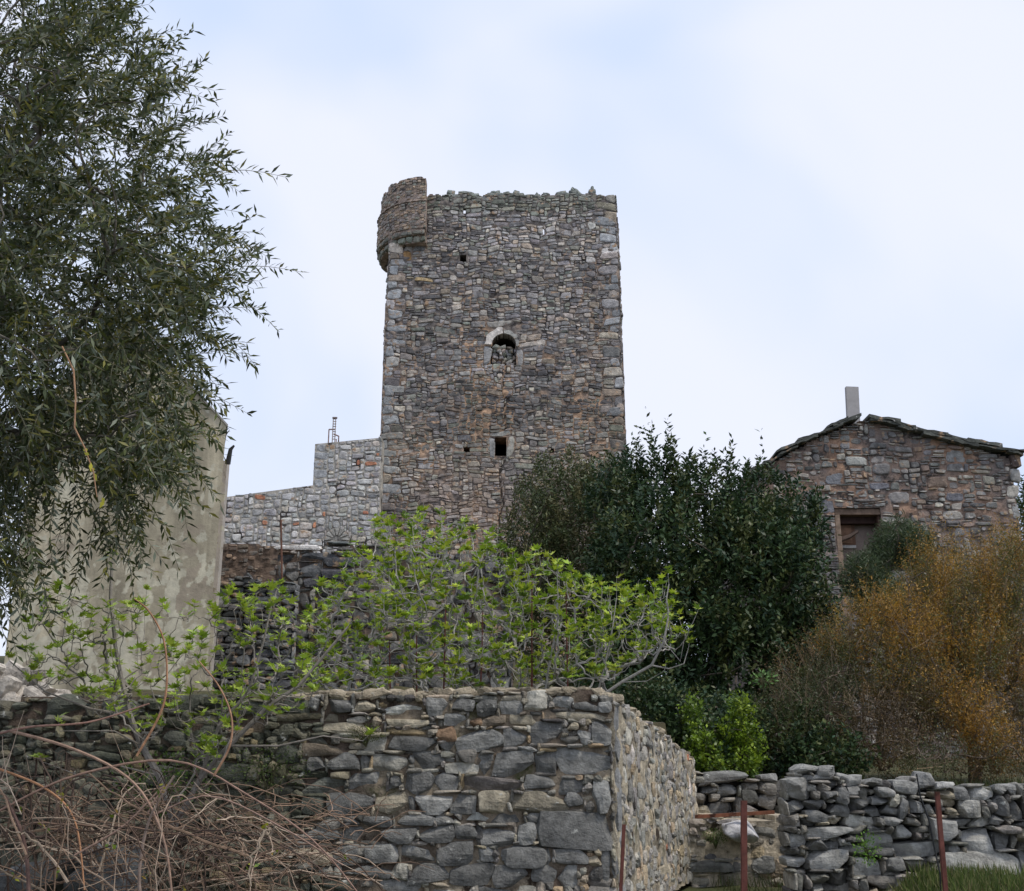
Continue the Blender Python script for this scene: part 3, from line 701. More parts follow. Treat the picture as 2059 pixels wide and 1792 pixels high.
# ================================================================= FOREGROUND TERRACE WALL
D_ = (.19,.188,.178); Mm = (.30,.297,.28); Lt = (.47,.45,.39); Tn = (.35,.31,.235); Oc = (.42,.32,.19); Or = (.33,.22,.14); Br = (.23,.19,.145); Pu = (.27,.24,.22)
cm = {'D': D_, 'M': Mm, 'L': Lt, 'T': Tn, 'O': Oc, 'R': Or, 'B': Br, 'P': Pu, 'W': (.50,.50,.46)}
c5 = """60,165,240,300,D 240,195,330,290,D 385,215,560,300,D 590,200,730,295,T 750,215,820,265,O 805,225,1090,345,W 1110,205,1285,325,M 1310,210,1465,305,D 1470,220,1630,330,D 1670,220,1825,320,M 1855,150,2005,295,L
0,305,330,370,B 345,315,520,370,T 350,385,690,465,T 830,355,1130,412,T 820,425,1140,482,O 1250,325,1410,400,M 1200,410,1355,520,R 1430,335,1530,405,R 1535,330,1738,408,B 1745,330,1975,412,T
470,485,640,530,T 660,487,848,600,L 855,492,1180,595,D 1205,525,1325,580,D 1340,425,1690,590,M 1695,430,1865,558,D 1890,380,2130,548,D 1800,560,1945,600,M 1965,560,2080,595,O
0,560,165,700,D 190,540,550,630,B 240,640,370,740,D 390,615,605,750,M 612,615,705,735,D 712,612,965,742,L 972,620,1022,690,D 1028,605,1235,735,D 1242,632,1320,675,D 1265,680,1500,755,L 1508,610,1606,765,D 1615,600,1910,772,M 1930,605,2120,757,D
200,790,510,905,M 527,747,820,900,M 832,780,930,870,D 937,752,1170,908,D 1180,747,1365,888,D 1372,752,1402,870,O 1407,787,1810,888,P 1850,772,2080,885,D
390,917,700,1078,D 737,892,983,1068,T 990,920,1038,1055,D 1046,912,1290,1058,M 1297,902,1480,1053,M 1492,892,1730,1045,T 1762,897,2140,1058,T 1718,975,1755,1040,L
200,935,380,1060,D 490,1090,605,1140,D 650,1082,850,1158,D 882,1067,1180,1143,D 1197,1067,1330,1148,M 1372,1052,1600,1123,W 1607,1057,1850,1133,D 1857,1057,1975,1118,D 1982,1082,2080,1290,D
200,1170,455,1260,D 472,1157,765,1273,D 782,1162,1040,1273,D 1057,1152,1320,1268,D 1332,1152,1490,1258,D 1522,1162,1760,1303,D 1797,1127,1930,1278,M
400,1292,600,1433,D 657,1287,910,1420,M 927,1282,1185,1423,M 1207,1277,1470,1443,D 1477,1312,1620,1413,M 1662,1292,1990,1450,D 2000,1320,2040,1430,D
470,1442,840,1540,D 852,1432,985,1550,L 992,1442,1290,1580,D 1300,1432,1600,1590,D 1612,1452,1885,1595,D 1897,1442,2080,1570,D
700,1552,1080,1650,M 1140,1600,1420,1720,M 1500,1600,1740,1720,D 1750,1600,1930,1720,L 350,1550,620,1660,D""".split()
c6 = """1118,1501,1228,1562,M 1085,1636,1229,1704,D 1191,1453,1229,1496,M 1155,1411,1203,1429,D 1203,1411,1229,1431,M 1113,1395,1151,1424,M 1092,1433,1229,1449,T 1163,1472,1186,1496,M 1193,1572,1229,1631,M 1117,1567,1171,1594,D 1134,1595,1171,1623,D 1118,1706,1181,1742,D 1210,1707,1230,1770,D 1120,1742,1161,1784,M""".split()
pre = []
for s in c5:
    a, b, c, d, k = s.split(','); a, b, c, d = map(float, (a, b, c, d))
    pre.append((556.1+a*.2701, 1350.5+b*.2701, 556.1+c*.2701, 1350.5+d*.2701, np.array(cm[k])*rng.uniform(.8, 1.25)))
for s in c6:
    a, b, c, d, k = s.split(','); pre.append((float(a), float(b), float(c), float(d), np.array(cm[k])*rng.uniform(.9, 1.2)))
# darker left part behind the brambles
for r in [(0,1700,70,1760,'D'),(80,1695,190,1762,'D'),(195,1690,290,1745,'M'),(420,1530,500,1570,'D'),(300,1540,380,1580,'D'),(455,1410,545,1440,'D'),(330,1400,400,1428,'D'),(200,1405,280,1440,'M'),(100,1400,180,1436,'D'),(330,1470,375,1498,'M'),(380,1460,440,1505,'D')]:
    pre.append((*r[:4], np.array(cm[r[4]])*rng.uniform(.8, 1.2)))
FW = [((.20,.198,.188),5),((.31,.305,.285),4),((.10,.10,.10),1.5),((.38,.34,.27),3),((.42,.33,.23),1),((.32,.30,.26),3)]
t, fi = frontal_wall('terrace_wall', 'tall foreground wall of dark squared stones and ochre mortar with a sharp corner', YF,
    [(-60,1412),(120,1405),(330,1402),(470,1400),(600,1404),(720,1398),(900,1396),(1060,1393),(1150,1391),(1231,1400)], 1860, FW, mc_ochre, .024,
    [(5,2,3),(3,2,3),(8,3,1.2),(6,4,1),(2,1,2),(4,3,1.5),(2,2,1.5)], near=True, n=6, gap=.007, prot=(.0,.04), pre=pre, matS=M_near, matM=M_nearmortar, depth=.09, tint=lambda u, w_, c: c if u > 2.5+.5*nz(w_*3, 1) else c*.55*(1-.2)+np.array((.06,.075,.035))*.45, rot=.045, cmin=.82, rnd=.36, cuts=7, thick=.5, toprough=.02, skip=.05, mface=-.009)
# side face of the same wall
zf0 = fi[2]
sl = math.hypot(1.91-.72, 4.0); ztA = P(1232, 1400, YF)[2]; ztB = P(1395, 1528, 12)[2]
smap = planemap((XC+.002, YF, zf0), (1.19, 4.0, 0))
stop_ = lambda u: ztA - zf0 + (ztB-ztA)*(u/sl)**1.05 + .035*nz(u*2.3, 4.4) + .03*nz(u*8, 2)
smask = lambda u, w_: w_ < stop_(u)
SW = [((.31,.312,.305),6),((.42,.415,.39),3),((.24,.243,.24),3),((.44,.37,.27),1.5),((.42,.20,.13),.06),((.52,.51,.48),1)]
pr = []
w_ = 0.1; k = 0
while w_ < 1.4:
    h = rng.uniform(.14, .24); pr.append((.005, w_, .16 if k % 2 else .28, w_+h, np.array((.29,.29,.285))*rng.uniform(.8, 1.1))); w_ += h; k += 1
st = pack(sl, 1.95, .035, [(6,3,3),(5,4,2),(4,2,2),(3,2,2),(8,3,1),(2,1,1.5)], smask, pr, .06)
sf = near_stones(st, SW, .014, smap, 4, .1, (.0, .018), .06, .84).build('side_stonework', M_near, t)
Vb, Fb, Cb = body(sl, 1.95, .06, smask, .42, lambda u, w_: np.array((.46,.40,.30))*(.8+.5*nz(u*3,w_*3)), .015, smap)
# keep the core of the side face clear of the front face
mk('side_core', Vb, Fb, M_nearmortar, t, Cb)
# mortar crumbs and small stones on top of the wall
mb = MB()
for k in range(380):
    u = rng.uniform(0, 1)
    if rng.random() < .62:
        x = fi[0] + rng.uniform(2.2, fi[3]); z = zf0 + fi[5](x-fi[0]); y = YF + rng.uniform(.02, .4)
    else:
        s_ = rng.uniform(.1, sl); q = smap(np.array([[s_, stop_(s_), -rng.uniform(.02, .35)]]))[0]; x, y, z = q
    r = rng.uniform(.012, .05)
    V, F = rock(r*1.5, r*1.2, r*.7, 3, rng.uniform(-.3, .3), 6, .7, .4)
    mb.add(V+np.array([x, y, z+r*.2]), F, np.array((.40,.34,.25))*rng.uniform(.55, 1.15))
mb.build('top_rubble', M_near, t)

# ================================================================= RIGHT-HAND LOW WALLS
c7 = """75,765,245,835,M 245,770,385,850,M 95,845,370,880,D 0,880,185,1045,M 165,915,250,975,L 410,830,510,880,M 440,850,640,925,M 320,885,430,970,D 255,980,380,1040,D 390,950,490,1075,D 480,930,585,1020,D 655,870,770,940,M 0,1050,135,1160,M 140,1050,290,1130,D 320,1078,490,1175,D 490,1035,675,1130,D 720,950,860,1020,M 680,1020,820,1095,D 865,895,1055,995,M 1050,830,1205,970,D 1205,900,1350,965,M 1145,980,1350,1032,T 1355,950,1475,1045,D 1480,945,1675,1050,M 1690,930,1785,1010,M 1786,925,1880,1005,M
145,1135,320,1240,D 455,1150,635,1265,L 640,1100,760,1180,D 770,1090,902,1188,D 905,1030,980,1188,D 985,1035,1095,1150,D 1100,1080,1215,1175,L 1255,1038,1375,1108,T 1390,1055,1580,1188,L 1690,1020,1805,1170,D 1812,1050,1934,1200,D 1285,1112,1385,1170,T 100,1195,245,1258,D 330,1180,440,1245,T 160,1262,520,1366,M 650,1245,745,1300,D 785,1195,945,1255,M 1150,1180,1362,1370,M 1368,1188,1500,1270,D 1505,1195,1660,1275,L 1665,1175,1770,1250,D
650,1310,860,1440,M 865,1260,1045,1370,M 0,1310,155,1425,M 165,1372,320,1455,D 325,1385,410,1450,D 415,1370,515,1412,M 425,1418,640,1515,D 880,1375,1300,1510,M 1310,1400,1425,1495,M 1430,1290,1700,1475,M 1705,1320,1820,1460,D 0,1500,145,1590,M 165,1460,490,1605,M 525,1525,770,1680,M 790,1522,945,1640,M 1305,1480,1890,1800,L 0,1430,100,1495,D 650,1445,860,1520,D 1900,1480,2000,1800,D""".split()
pre = []
for s in c7:
    a, b, c, d, k = s.split(','); a, b, c, d = map(float, (a, b, c, d))
    pre.append((1582.4+a*.24645, 1350.5+b*.24645, 1582.4+c*.24645, 1350.5+d*.24645, np.array({'D':(.20,.198,.188),'M':(.32,.315,.295),'L':(.38,.37,.335),'T':(.40,.35,.26)}[k])*rng.uniform(.8, 1.25)))
RW = [((.22,.218,.205),5),((.32,.315,.295),5),((.12,.12,.12),1.5),((.36,.33,.27),1.5)]
frontal_wall('dry_stone_wall', 'long grey dry stone wall of loose angular lichen-spotted rocks behind the grass', 9.6,
    [(1573,1612),(1583,1585),(1598,1548),(1625,1540),(1660,1548),(1680,1560),(1740,1562),(1780,1570),(1800,1572),(1836,1558),(1870,1560),(1880,1570),(1915,1582),(1960,1582),(2000,1580),(2110,1578),(2500,1584)], 1850, RW, mc_dark, .03,
    [(5,3,3),(4,3,3),(3,2,2),(2,2,1.5),(6,4,1)], near=True, dry=True, n=6, gap=.010, prot=(-.02,.10), pre=pre, matS=M_near, matM=M_nearmortar, depth=.14, rot=.12, cmin=.72, rnd=.38, thick=.5, toprough=.02)
frontal_wall('dry_stone_wall', 'short shaded dry stone wall between the terrace wall corner and the grey rock wall', 12.4,
    [(1385,1560),(1410,1552),(1440,1548),(1480,1547),(1500,1562),(1520,1556),(1545,1562),(1580,1575),(1620,1575)], 1700, RW, mc_dark, .04,
    [(6,4,3),(5,3,3),(4,3,2),(3,2,2)], near=True, dry=True, n=4, gap=.012, prot=(-.02,.10), matS=M_near, matM=M_nearmortar, depth=.16, rot=.1, cmin=.68, thick=.5,
    pre=[(1412,1552,1500,1575,D_),(1412,1582,1440,1598,Mm),(1445,1576,1483,1602,Mm),(1425,1612,1480,1638,D_),(1530,1558,1565,1572,Mm)])
blk, bi = frontal_wall('rubble_wall', 'low mortared rubble wall with pale ochre mortar under the rusty bar', 11.4,
    [(1384,1652),(1420,1650),(1480,1648),(1560,1652),(1600,1645)], 1850, [((.28,.28,.27),3),((.36,.34,.30),3),((.19,.19,.185),2),((.42,.37,.28),1.5)], lambda u, w_: np.array((.58,.50,.38))*(.85+.4*nz(u*3, w_*3, 2)), .035,
    [(5,2,3),(4,3,2),(6,3,1.5),(3,2,2),(2,1,2)], near=True, n=4, gap=.014, prot=(.0,.05), skip=.28, matS=M_near, matM=M_nearmortar, depth=.09, thick=1.3,
    pre=[(1400,1704,1490,1727,(.17,.17,.175)),(1385,1730,1467,1752,(.22,.22,.20)),(1510,1722,1557,1755,(.2,.2,.19)),(1425,1757,1530,1795,(.22,.20,.16))])
q = P(1487, 1672, 11.3); V, F = rock(.17, .14, .095, 8, .05, 9, .7, .5)
tag(mk('boulder', V+q, F, M_near, None, np.tile(np.array((.58,.57,.58)), (len(V), 1)), True, loc=q-np.array([0,0,.08])), 'whitish rounded boulder set in the low rubble wall behind the tallest rusty post', 'boulder')
# rusty fence posts (angle iron), the bar and the hose
def angle_post(a, b, wd, c, label, k_):
    o = thing('rusty_post', a, label, 'post', 'rusty posts standing before the walls')
    a = np.asarray(a); b = np.asarray(b); T = (b-a)/np.linalg.norm(b-a); n_ = 14
    mb = MB(); th = wd*.18
    for (dx, dy, ww, dd) in ((0, 0, wd, th), (0, th, th, wd-th)):
        V = []
        for k in range(n_+1):
            p = a+(b-a)*k/n_ + np.array([rng.uniform(-.0008,.0008), 0, 0])
            V += [p+np.array([dx, dy, 0]), p+np.array([dx+ww, dy, 0]), p+np.array([dx+ww, dy+dd, 0]), p+np.array([dx, dy+dd, 0])]
        F = [(3,2,1,0), tuple(4*n_+i for i in range(4))] + [(4*k+i, 4*k+(i+1) % 4, 4*k+4+(i+1) % 4, 4*k+4+i) for k in range(n_) for i in range(4)]
        mb.add(V, F, c)
    mb.build('angle_iron', M_rust, o); return o
angle_post(P(1492, 1900, 7.4), P(1491, 1610, 7.4), .036, (.125,.045,.035), 'tall rusty angle iron post standing before the low rubble wall', 0)
angle_post(P(1241, 1880, 7.5), P(1251.5, 1658, 7.5), .022, (.125,.045,.035), 'short leaning rusty post in front of the terrace wall corner', 1)
angle_post(P(1908, 1900, 7.8), P(1881.5, 1592, 7.8), .028, (.125,.045,.035), 'leaning rusty post in front of the grey dry stone wall', 2)
a, b = P(1398, 1641, 11.2), P(1556, 1632, 11.2)
tag(MB().box((a[0], 11.17, a[2]-.022), (b[0], 11.22, a[2]+.010), (.20,.08,.045)).build('rusty_bar', M_rust, None, loc=a), 'long rusty flat bar lying across above the low rubble wall', 'bar')
o = bpy.data.objects['rusty_bar']
for v_ in o.data.vertices:
    v_.co.z += (v_.co.x/(b[0]-a[0]))*(b[2]-a[2])
pts = [P(1843,1556,8.9), P(1850,1600,8.9), P(1868,1650,8.88), P(1880,1710,8.85), P(1890,1755,8.8), P(1892,1800,8.8)]
tag(MB().tube(pts, [.005,.006,.007,.007,.006,.006], (.012,.013,.014), 8).build('black_cable', M_dark, None, loc=pts[-1]), 'thin black cable hanging down the grey dry stone wall beside the leaning post', 'cable')
dpts = [P(1792,1645-5,9.2)]

# ================================================================= VEGETATION TOOLS
def rand_unit(n):
    v = rng.normal(size=(n, 3)); return v/np.linalg.norm(v, axis=1)[:, None]
def unit(v): return v/(np.linalg.norm(v, axis=-1, keepdims=True)+1e-9)
LEAF4 = (np.array([(0,0,0),(-.5,.42,.06),(0,.5,-.05),(.5,.42,.06),(0,1,-.04)]), [(0,2,1,1),(0,3,2,2),(1,2,4,4),(2,3,4,4)])
DIAM = (np.array([(0,0,0),(-.5,.45,.05),(0,1,0),(.5,.45,.05)]), np.array([(0,3,2,1)]))
def figleaf():
    pts = [(0,0)]
    for (a, r) in ((-112,.34),(-86,.62),(-68,.36),(-42,.95),(-22,.48),(0,1.15),(22,.48),(42,.95),(68,.36),(86,.62),(112,.34)):
        pts.append((r*.62*math.sin(R(a)), .22 + r*.72*math.cos(R(a))))
    V = np.array([(x, y, .12*abs(x) - .10*y*y) for x, y in pts]+[(0,.35,-.03)])
    n_ = len(pts); c = n_
    F = np.array([(c, (i+1) % n_, i) for i in range(n_)])
    return V, F
FIG = figleaf()
def leaves(base, dirs, length, width, tmpl, cols, normal=None, jitter=.5):
    """many leaves as one mesh; tmpl = (verts across/along/up, faces)"""
    n = len(base); T = unit(dirs)
    nr = rand_unit(n)*jitter + (np.array([0, 0, 1.0]) if normal is None else normal)
    S = unit(np.cross(T, nr)); U = np.cross(S, T)
    tv, tf = tmpl; k = len(tv)
    L_ = np.asarray(length).reshape(-1, 1, 1); W_ = np.asarray(width).reshape(-1, 1, 1)
    V = base[:, None] + tv[None, :, :1]*W_*S[:, None] + tv[None, :, 1:2]*L_*T[:, None] + tv[None, :, 2:3]*L_*U[:, None]
    F = (tf[None] + (np.arange(n)*k)[:, None, None]).reshape(-1, tf.shape[1])
    return V.reshape(-1, 3), F, np.repeat(cols, k, axis=0)
def network(root, pts, up_bias=0.0, r_tip=.004, r_pow=.42, jit=.06, upturn=0.0, sub=4):
    """joins every point to the nearest already grown one; returns tube paths and the arrival direction at each point"""
    pts = np.asarray(pts); order = np.argsort(np.linalg.norm(pts-root, axis=1))
    P_ = [np.asarray(root, float)]; par = [-1]; dr = [np.array([0, 0, 1.0])]
    arr = np.zeros((len(pts)+1, 3)); arr[0] = root; dist0 = np.zeros(len(pts)+1); n = 1
    idmap = {}
    for i in order:
        p = pts[i]; d = arr[:n]-p; c = np.linalg.norm(d, axis=1) + .25*dist0[:n]*.5 + up_bias*np.maximum(d[:, 2], 0)
        j = int(np.argmin(c)); arr[n] = p; dist0[n] = dist0[j] + np.linalg.norm(arr[j]-p); par.append(j); idmap[i] = n; n += 1
    cnt = np.ones(n)
    for i in range(n-1, 0, -1): cnt[par[i]] += cnt[i]
    rad = r_tip*cnt**r_pow
    D = np.zeros((n, 3)); D[0] = (0, 0, 1); paths = []
    for i in range(1, n):
        a, b = arr[par[i]], arr[i]; L_ = np.linalg.norm(b-a)
        end = unit(unit(b-a) + np.array([0, 0, upturn])); D[i] = end
        m1 = a + unit(D[par[i]]+unit(b-a))*L_*.35; m2 = b - end*L_*.35
        t_ = np.linspace(0, 1, sub+1)[:, None]
        pth = (1-t_)**3*a + 3*(1-t_)**2*t_*m1 + 3*(1-t_)*t_**2*m2 + t_**3*b
        pth[1:-1] += rng.normal(size=(sub-1, 3))*jit*L_*.4
        ra = min(rad[par[i]], rad[i]*1.6)
        paths.append((pth, np.linspace(ra, rad[i], sub+1)))
    return paths, np.array([D[idmap[i]] for i in range(len(pts))])
def inpoly(u, v, poly):
    poly = np.asarray(poly, float); ins = np.zeros(len(u), bool); n = len(poly); j = n-1
    for i in range(n):
        xi, yi = poly[i]; xj, yj = poly[j]
        c = ((yi > v) != (yj > v)) & (u < (xj-xi)*(v-yi)/(yj-yi+1e-12)+xi); ins ^= c; j = i
    return ins
def sample_poly(poly, n, Y0, Y1):
    poly = np.asarray(poly, float); lo, hi = poly.min(0), poly.max(0); U = []; 
    while sum(len(x) for x in U) < n:
        q = rng.uniform(lo, hi, (n*2, 2)); q = q[inpoly(q[:, 0], q[:, 1], poly)]; U.append(q)
    q = np.concatenate(U)[:n]; Y = rng.uniform(Y0, Y1, n)
    return Pn(q[:, 0], q[:, 1], Y), q
def shoots(starts, dirs, length, nl, droop=0.0, bend=.25):
    """curved leafy shoots: returns leaf bases, shoot tangents, path list"""
    n = len(starts); t = np.linspace(0, 1, nl)
    D0 = unit(dirs); side = rand_unit(n)*bend; side[:, 2] -= droop
    L_ = np.asarray(length).reshape(-1, 1, 1)
    pts = starts[:, None] + L_*(t[None, :, None]*D0[:, None] + (t**2)[None, :, None]*side[:, None]*.6)
    tan = D0[:, None] + 2*t[None, :, None]*side[:, None]*.6
    return pts, unit(tan)
def add_shoot_tubes(mb, pts, r, c, step=3, k=3):
    for i in range(len(pts)):
        p = pts[i][::step]
        if len(p) >= 2: mb.tube(p, np.linspace(r, r*.4, len(p)), c, k)
def mixcols(n, cs, amp=.25):
    cs = np.array(cs); c = cs[rng.integers(0, len(cs), n)]; return c*rng.uniform(1-amp, 1+amp, (n, 1))

# ================================================================= OLIVE TREE (near, upper left)
ol = thing('olive_tree', (-3.9, 6.2, .65), 'large near olive tree whose drooping grey-green foliage fills the upper left', 'tree')
poly = [(-260,-120),(205,-120),(205,40),(290,140),(290,220),(315,300),(360,350),(350,430),(385,500),(395,570),(385,640),(360,690),(330,740),(370,860),(350,900),(290,930),(245,960),(235,1010),(170,930),(105,900),(60,960),(45,1060),(20,1130),(-60,1200),(-260,1000)]
pts, q = sample_poly(poly, 3900, 4.7, 7.1)
root = np.array([-3.7, 6.2, 2.6])
keep = np.array([rng.random() > (.40 if (b < 420 and a > 150) else .04) and nz(p[0]*2.6, p[1]*2.6, p[2]*2.6) > -.22 for (a, b), p in zip(q, pts)])
pts = pts[keep]; q = q[keep]
paths, _ = network(root, pts[:420], 0.1, .0035, .44, .10, 0.0, 4)
mb = MB(); mb.tube([(-3.9,6.2,.4),(-3.95,6.25,1.2),(-3.75,6.2,2.0),root], [.24,.2,.17,.12], (.15,.135,.12), 10)
for p_, r_ in paths: mb.tube(p_, r_, (.13,.115,.095), 5)
tr = mb.build('trunk', M_bark, ol)
starts = []; dirs = []
# fringe sprigs at the outline, pointing outwards
edge = np.array([(250,30),(285,100),(320,150),(350,200),(340,280),(400,330),(420,350),(380,420),(430,470),(455,490),(440,560),(440,600),(430,660),(390,740),(410,720),(350,880),(360,920),(300,990),(240,1040),(250,1000),(340,900),(150,980),(60,1060),(30,1140)])
ed = np.array([(.2,.8),(.9,.5),(.9,.7),(.7,.9),(.9,.6),(1,.35),(1,.1),(.9,.3),(1,-.05),(1,.1),(.9,.3),(.9,-.1),(.9,-.4),(.8,-.5),(.8,-.6),(.6,-.8),(.5,-.9),(.2,-1),(.2,-1),(-.1,-1),(.8,-.7),(-.1,-1),(.1,-1),(.1,-1)])
es = []; edd = []
for (u, v), (dx, dz) in zip(edge, ed):
    for k in range(7):
        es.append(P(u-38+rng.normal()*24, v+rng.normal()*24, rng.uniform(5.0, 6.2))); edd.append((dx+rng.normal()*.3, rng.normal()*.3, dz+rng.normal()*.3))
base_d = np.zeros((len(pts), 3)); vv = q[:, 1]; uu = q[:, 0]
dro = np.clip((vv-350)/450, -0.9, 1.0)
base_d[:, 0] = .75 - .45*np.clip(dro, 0, 1); base_d[:, 2] = .15 - 1.0*dro
base_d += rng.normal(size=base_d.shape)*.5
starts = np.concatenate([pts, np.array(es)]); dirs = np.concatenate([base_d, np.array(edd)])
ln = rng.uniform(.16, .34, len(starts)); ln[len(pts):] *= 1.15
sp_, tan = shoots(starts, dirs, ln, 13, .25, .45)
mb2 = MB(); add_shoot_tubes(mb2, sp_, .0028, (.17,.16,.11), 3, 3); mb2.build('twigs', M_bark, tr)
b1 = sp_.reshape(-1, 3); t1 = tan.reshape(-1, 3)
perp = rand_unit(len(b1)); perp = unit(perp - (perp*t1).sum(1)[:, None]*t1)
B_ = np.concatenate([b1, b1]); Dd = np.concatenate([t1*.75+perp*.85, t1*.75-perp*.85]) + rng.normal(size=(2*len(b1), 3))*.18
cols = mixcols(len(B_), [(.070,.090,.030),(.10,.12,.035),(.045,.062,.024),(.21,.24,.18),(.19,.18,.045),(.11,.13,.075)], .4)
V, F, C = leaves(B_, Dd, rng.uniform(.035, .08, len(B_)), rng.uniform(.011, .019, len(B_)), DIAM, cols, jitter=1.2)
mk('foliage', V, F, M_leaf, ol, C)
# bare orange shoot with a few yellow leaves hanging in front
pts_ = [P(125,697,4.6), P(148,745,4.58), P(152,800,4.57), P(150,860,4.56), P(170,900,4.55), P(188,950,4.55), P(195,1000,4.55)]
hs = thing('hanging_shoot', pts_[0], 'bare orange hanging shoot with yellow leaves in front of the olive foliage', 'shoot')
MB().tube(pts_, [.004,.0045,.004,.004,.0035,.003,.002], (.34,.20,.12), 6).build('stem', M_bark, hs)
bb = np.array([pts_[4], pts_[5], pts_[5], P(183,930,4.54), P(205,1000,4.54), P(210,1005,4.54), P(180,915,4.54)])
V, F, C = leaves(bb, np.array([(.3,0,-.6),(-.3,0,.5),(.4,0,-.8),(.1,-.1,-1),(.6,0,-1),(-.4,0,-.9),(-.5,0,.2)], float), rng.uniform(.025,.045,7), rng.uniform(.015,.022,7), DIAM, mixcols(7, [(.45,.42,.04)]), jitter=.4, normal=np.array([0,-1.,0]))
mk('leaves', V, F, M_leaf, hs, C)

# ================================================================= FIG BUSHES
def fig_bush(name, label, roots, poly, n, Y0, Y1, leafs, stemc, r_tip, nleaf, tipL, extra=(), lc=None, leaf_prob=1.0, r_pow=.4, ntrunk=None):
    t = thing(name, roots[0], label, 'bush')
    pts, q = sample_poly(poly, n, Y0, Y1)
    mb = MB(); tips = []; tds = []
    near_ = np.array([[np.linalg.norm((p-r)*np.array([1,.6,.25])) for r in roots] for p in pts]).argmin(1)
    for k, r in enumerate(roots):
        pk_ = pts[near_ == k]
        if len(pk_) == 0: continue
        paths, D = network(np.asarray(r), pk_, 1.2, r_tip, r_pow, .10, .8, 5)
        for p_, rr in paths: mb.tube(p_, rr, np.array(stemc)*rng.uniform(.7, 1.2), 5)
        tips.append(pk_); tds.append(D)
    for pth, r0 in extra:
        pp = np.array(pth); r0 = r0*.75; mb.tube(pp, np.linspace(r0, r0*.35, len(pp)), stemc, 6); tips.append(pp[-1:]); tds.append(unit(pp[-1:]-pp[-2:-1]))
    tips = np.concatenate(tips); tds = np.concatenate(tds)
    # short upturned shoot at every tip
    up = unit(tds*.5 + np.array([0, 0, 1.0]) + rng.normal(size=tips.shape)*.25)
    Ls = rng.uniform(*tipL, len(tips))
    sp2, tn = shoots(tips, up, Ls, 5, -.1, .3); add_shoot_tubes(mb, sp2, r_tip*1.1, np.array(stemc)*.9, 1, 4)
    mb.build('branches', M_bark, t)
    B_ = []; D_2 = []
    for i in range(len(tips)):
        if rng.random() > leaf_prob: continue
        for k in range(rng.integers(*nleaf)):
            f = rng.uniform(.45, 1); j = min(int(f*4), 4); B_.append(sp2[i][j]); a = rng.uniform(0, 6.28); e = rng.uniform(.1, 1.1)
            D_2.append((math.cos(a), math.sin(a), e))
    B_ = np.array(B_); D_2 = np.array(D_2); n2 = len(B_)
    ls = rng.uniform(*leafs, n2)
    cols = mixcols(n2, lc or [(.15,.27,.035),(.19,.32,.05),(.11,.21,.03),(.21,.33,.07)], .25)
    V, F, C = leaves(B_, D_2, ls, ls*rng.uniform(.8, 1.1, n2), FIG, cols, jitter=.5)
    mk('foliage', V, F, M_leaf, t, C); return t
G = lambda u, v, Y: P(u, v, Y)
# behind the terrace wall, centre
polyc = [(640,1190),(700,1130),(735,1060),(800,1055),(850,1040),(930,1050),(990,1090),(1060,1130),(1100,1120),(1140,1160),(1200,1190),(1290,1195),(1330,1190),(1370,1240),(1380,1290),(1290,1330),(1220,1380),(1000,1395),(700,1395),(610,1390),(600,1280)]
roots = [G(u, 1412, Y) for u, Y in ((690,11.6),(780,12.6),(860,11.2),(930,12.4),(1010,11.4),(1090,12.0),(1160,11.2),(1230,11.8))]
ext = [([G(1180,1420,10.9),G(1250,1372,10.8),G(1310,1338,10.7),G(1335,1290,10.6),G(1345,1235,10.6),G(1340,1205,10.6),G(1345,1175,10.6)], .022),
       ([G(1310,1338,10.7),G(1345,1345,10.6),G(1375,1335,10.5),G(1385,1300,10.5)], .011),
       ([G(1335,1290,10.6),G(1368,1330,10.6),G(1375,1290,10.6),G(1392,1255,10.5)], .008),
       ([G(1250,1372,10.8),G(1300,1370,10.7),G(1335,1350,10.6)], .007),
       ([G(1095,1400,11),G(1105,1330,10.9),G(1120,1260,10.8),G(1122,1200,10.8),G(1120,1150,10.8)], .016),
       ([G(1200,1400,11),G(1215,1340,10.9),G(1232,1260,10.8),G(1240,1200,10.8)], .014)]
fb = fig_bush('fig_bush', 'wide fig bush with fresh bright leaves and pale grey stems behind the terrace wall', roots, polyc, 900, 10.4, 13.2, (.04,.12), (.33,.31,.285), .0032, (5, 10), (.06,.22), ext, lc=[(.27,.40,.03),(.38,.48,.04),(.18,.28,.03),(.12,.20,.025),(.44,.50,.06)])
mbs = MB()
for u, v0, v1 in ((958,1405,1250),(1012,1405,1180),(1190,1405,1150),(1262,1405,1190),(1350-160,1405,1330),(905,1405,1290),(1085,1405,1230)):
    a_ = P(u-120, v0, 11.0); b_ = P(u-120+rng.uniform(-6,6), v1, 11.0); mbs.tube([a_, (a_+b_)/2+np.array([rng.uniform(-.01,.01),0,0]), b_], [.009,.008,.005], (.10,.035,.03), 5)
mbs.build('suckers', M_bark, fb)
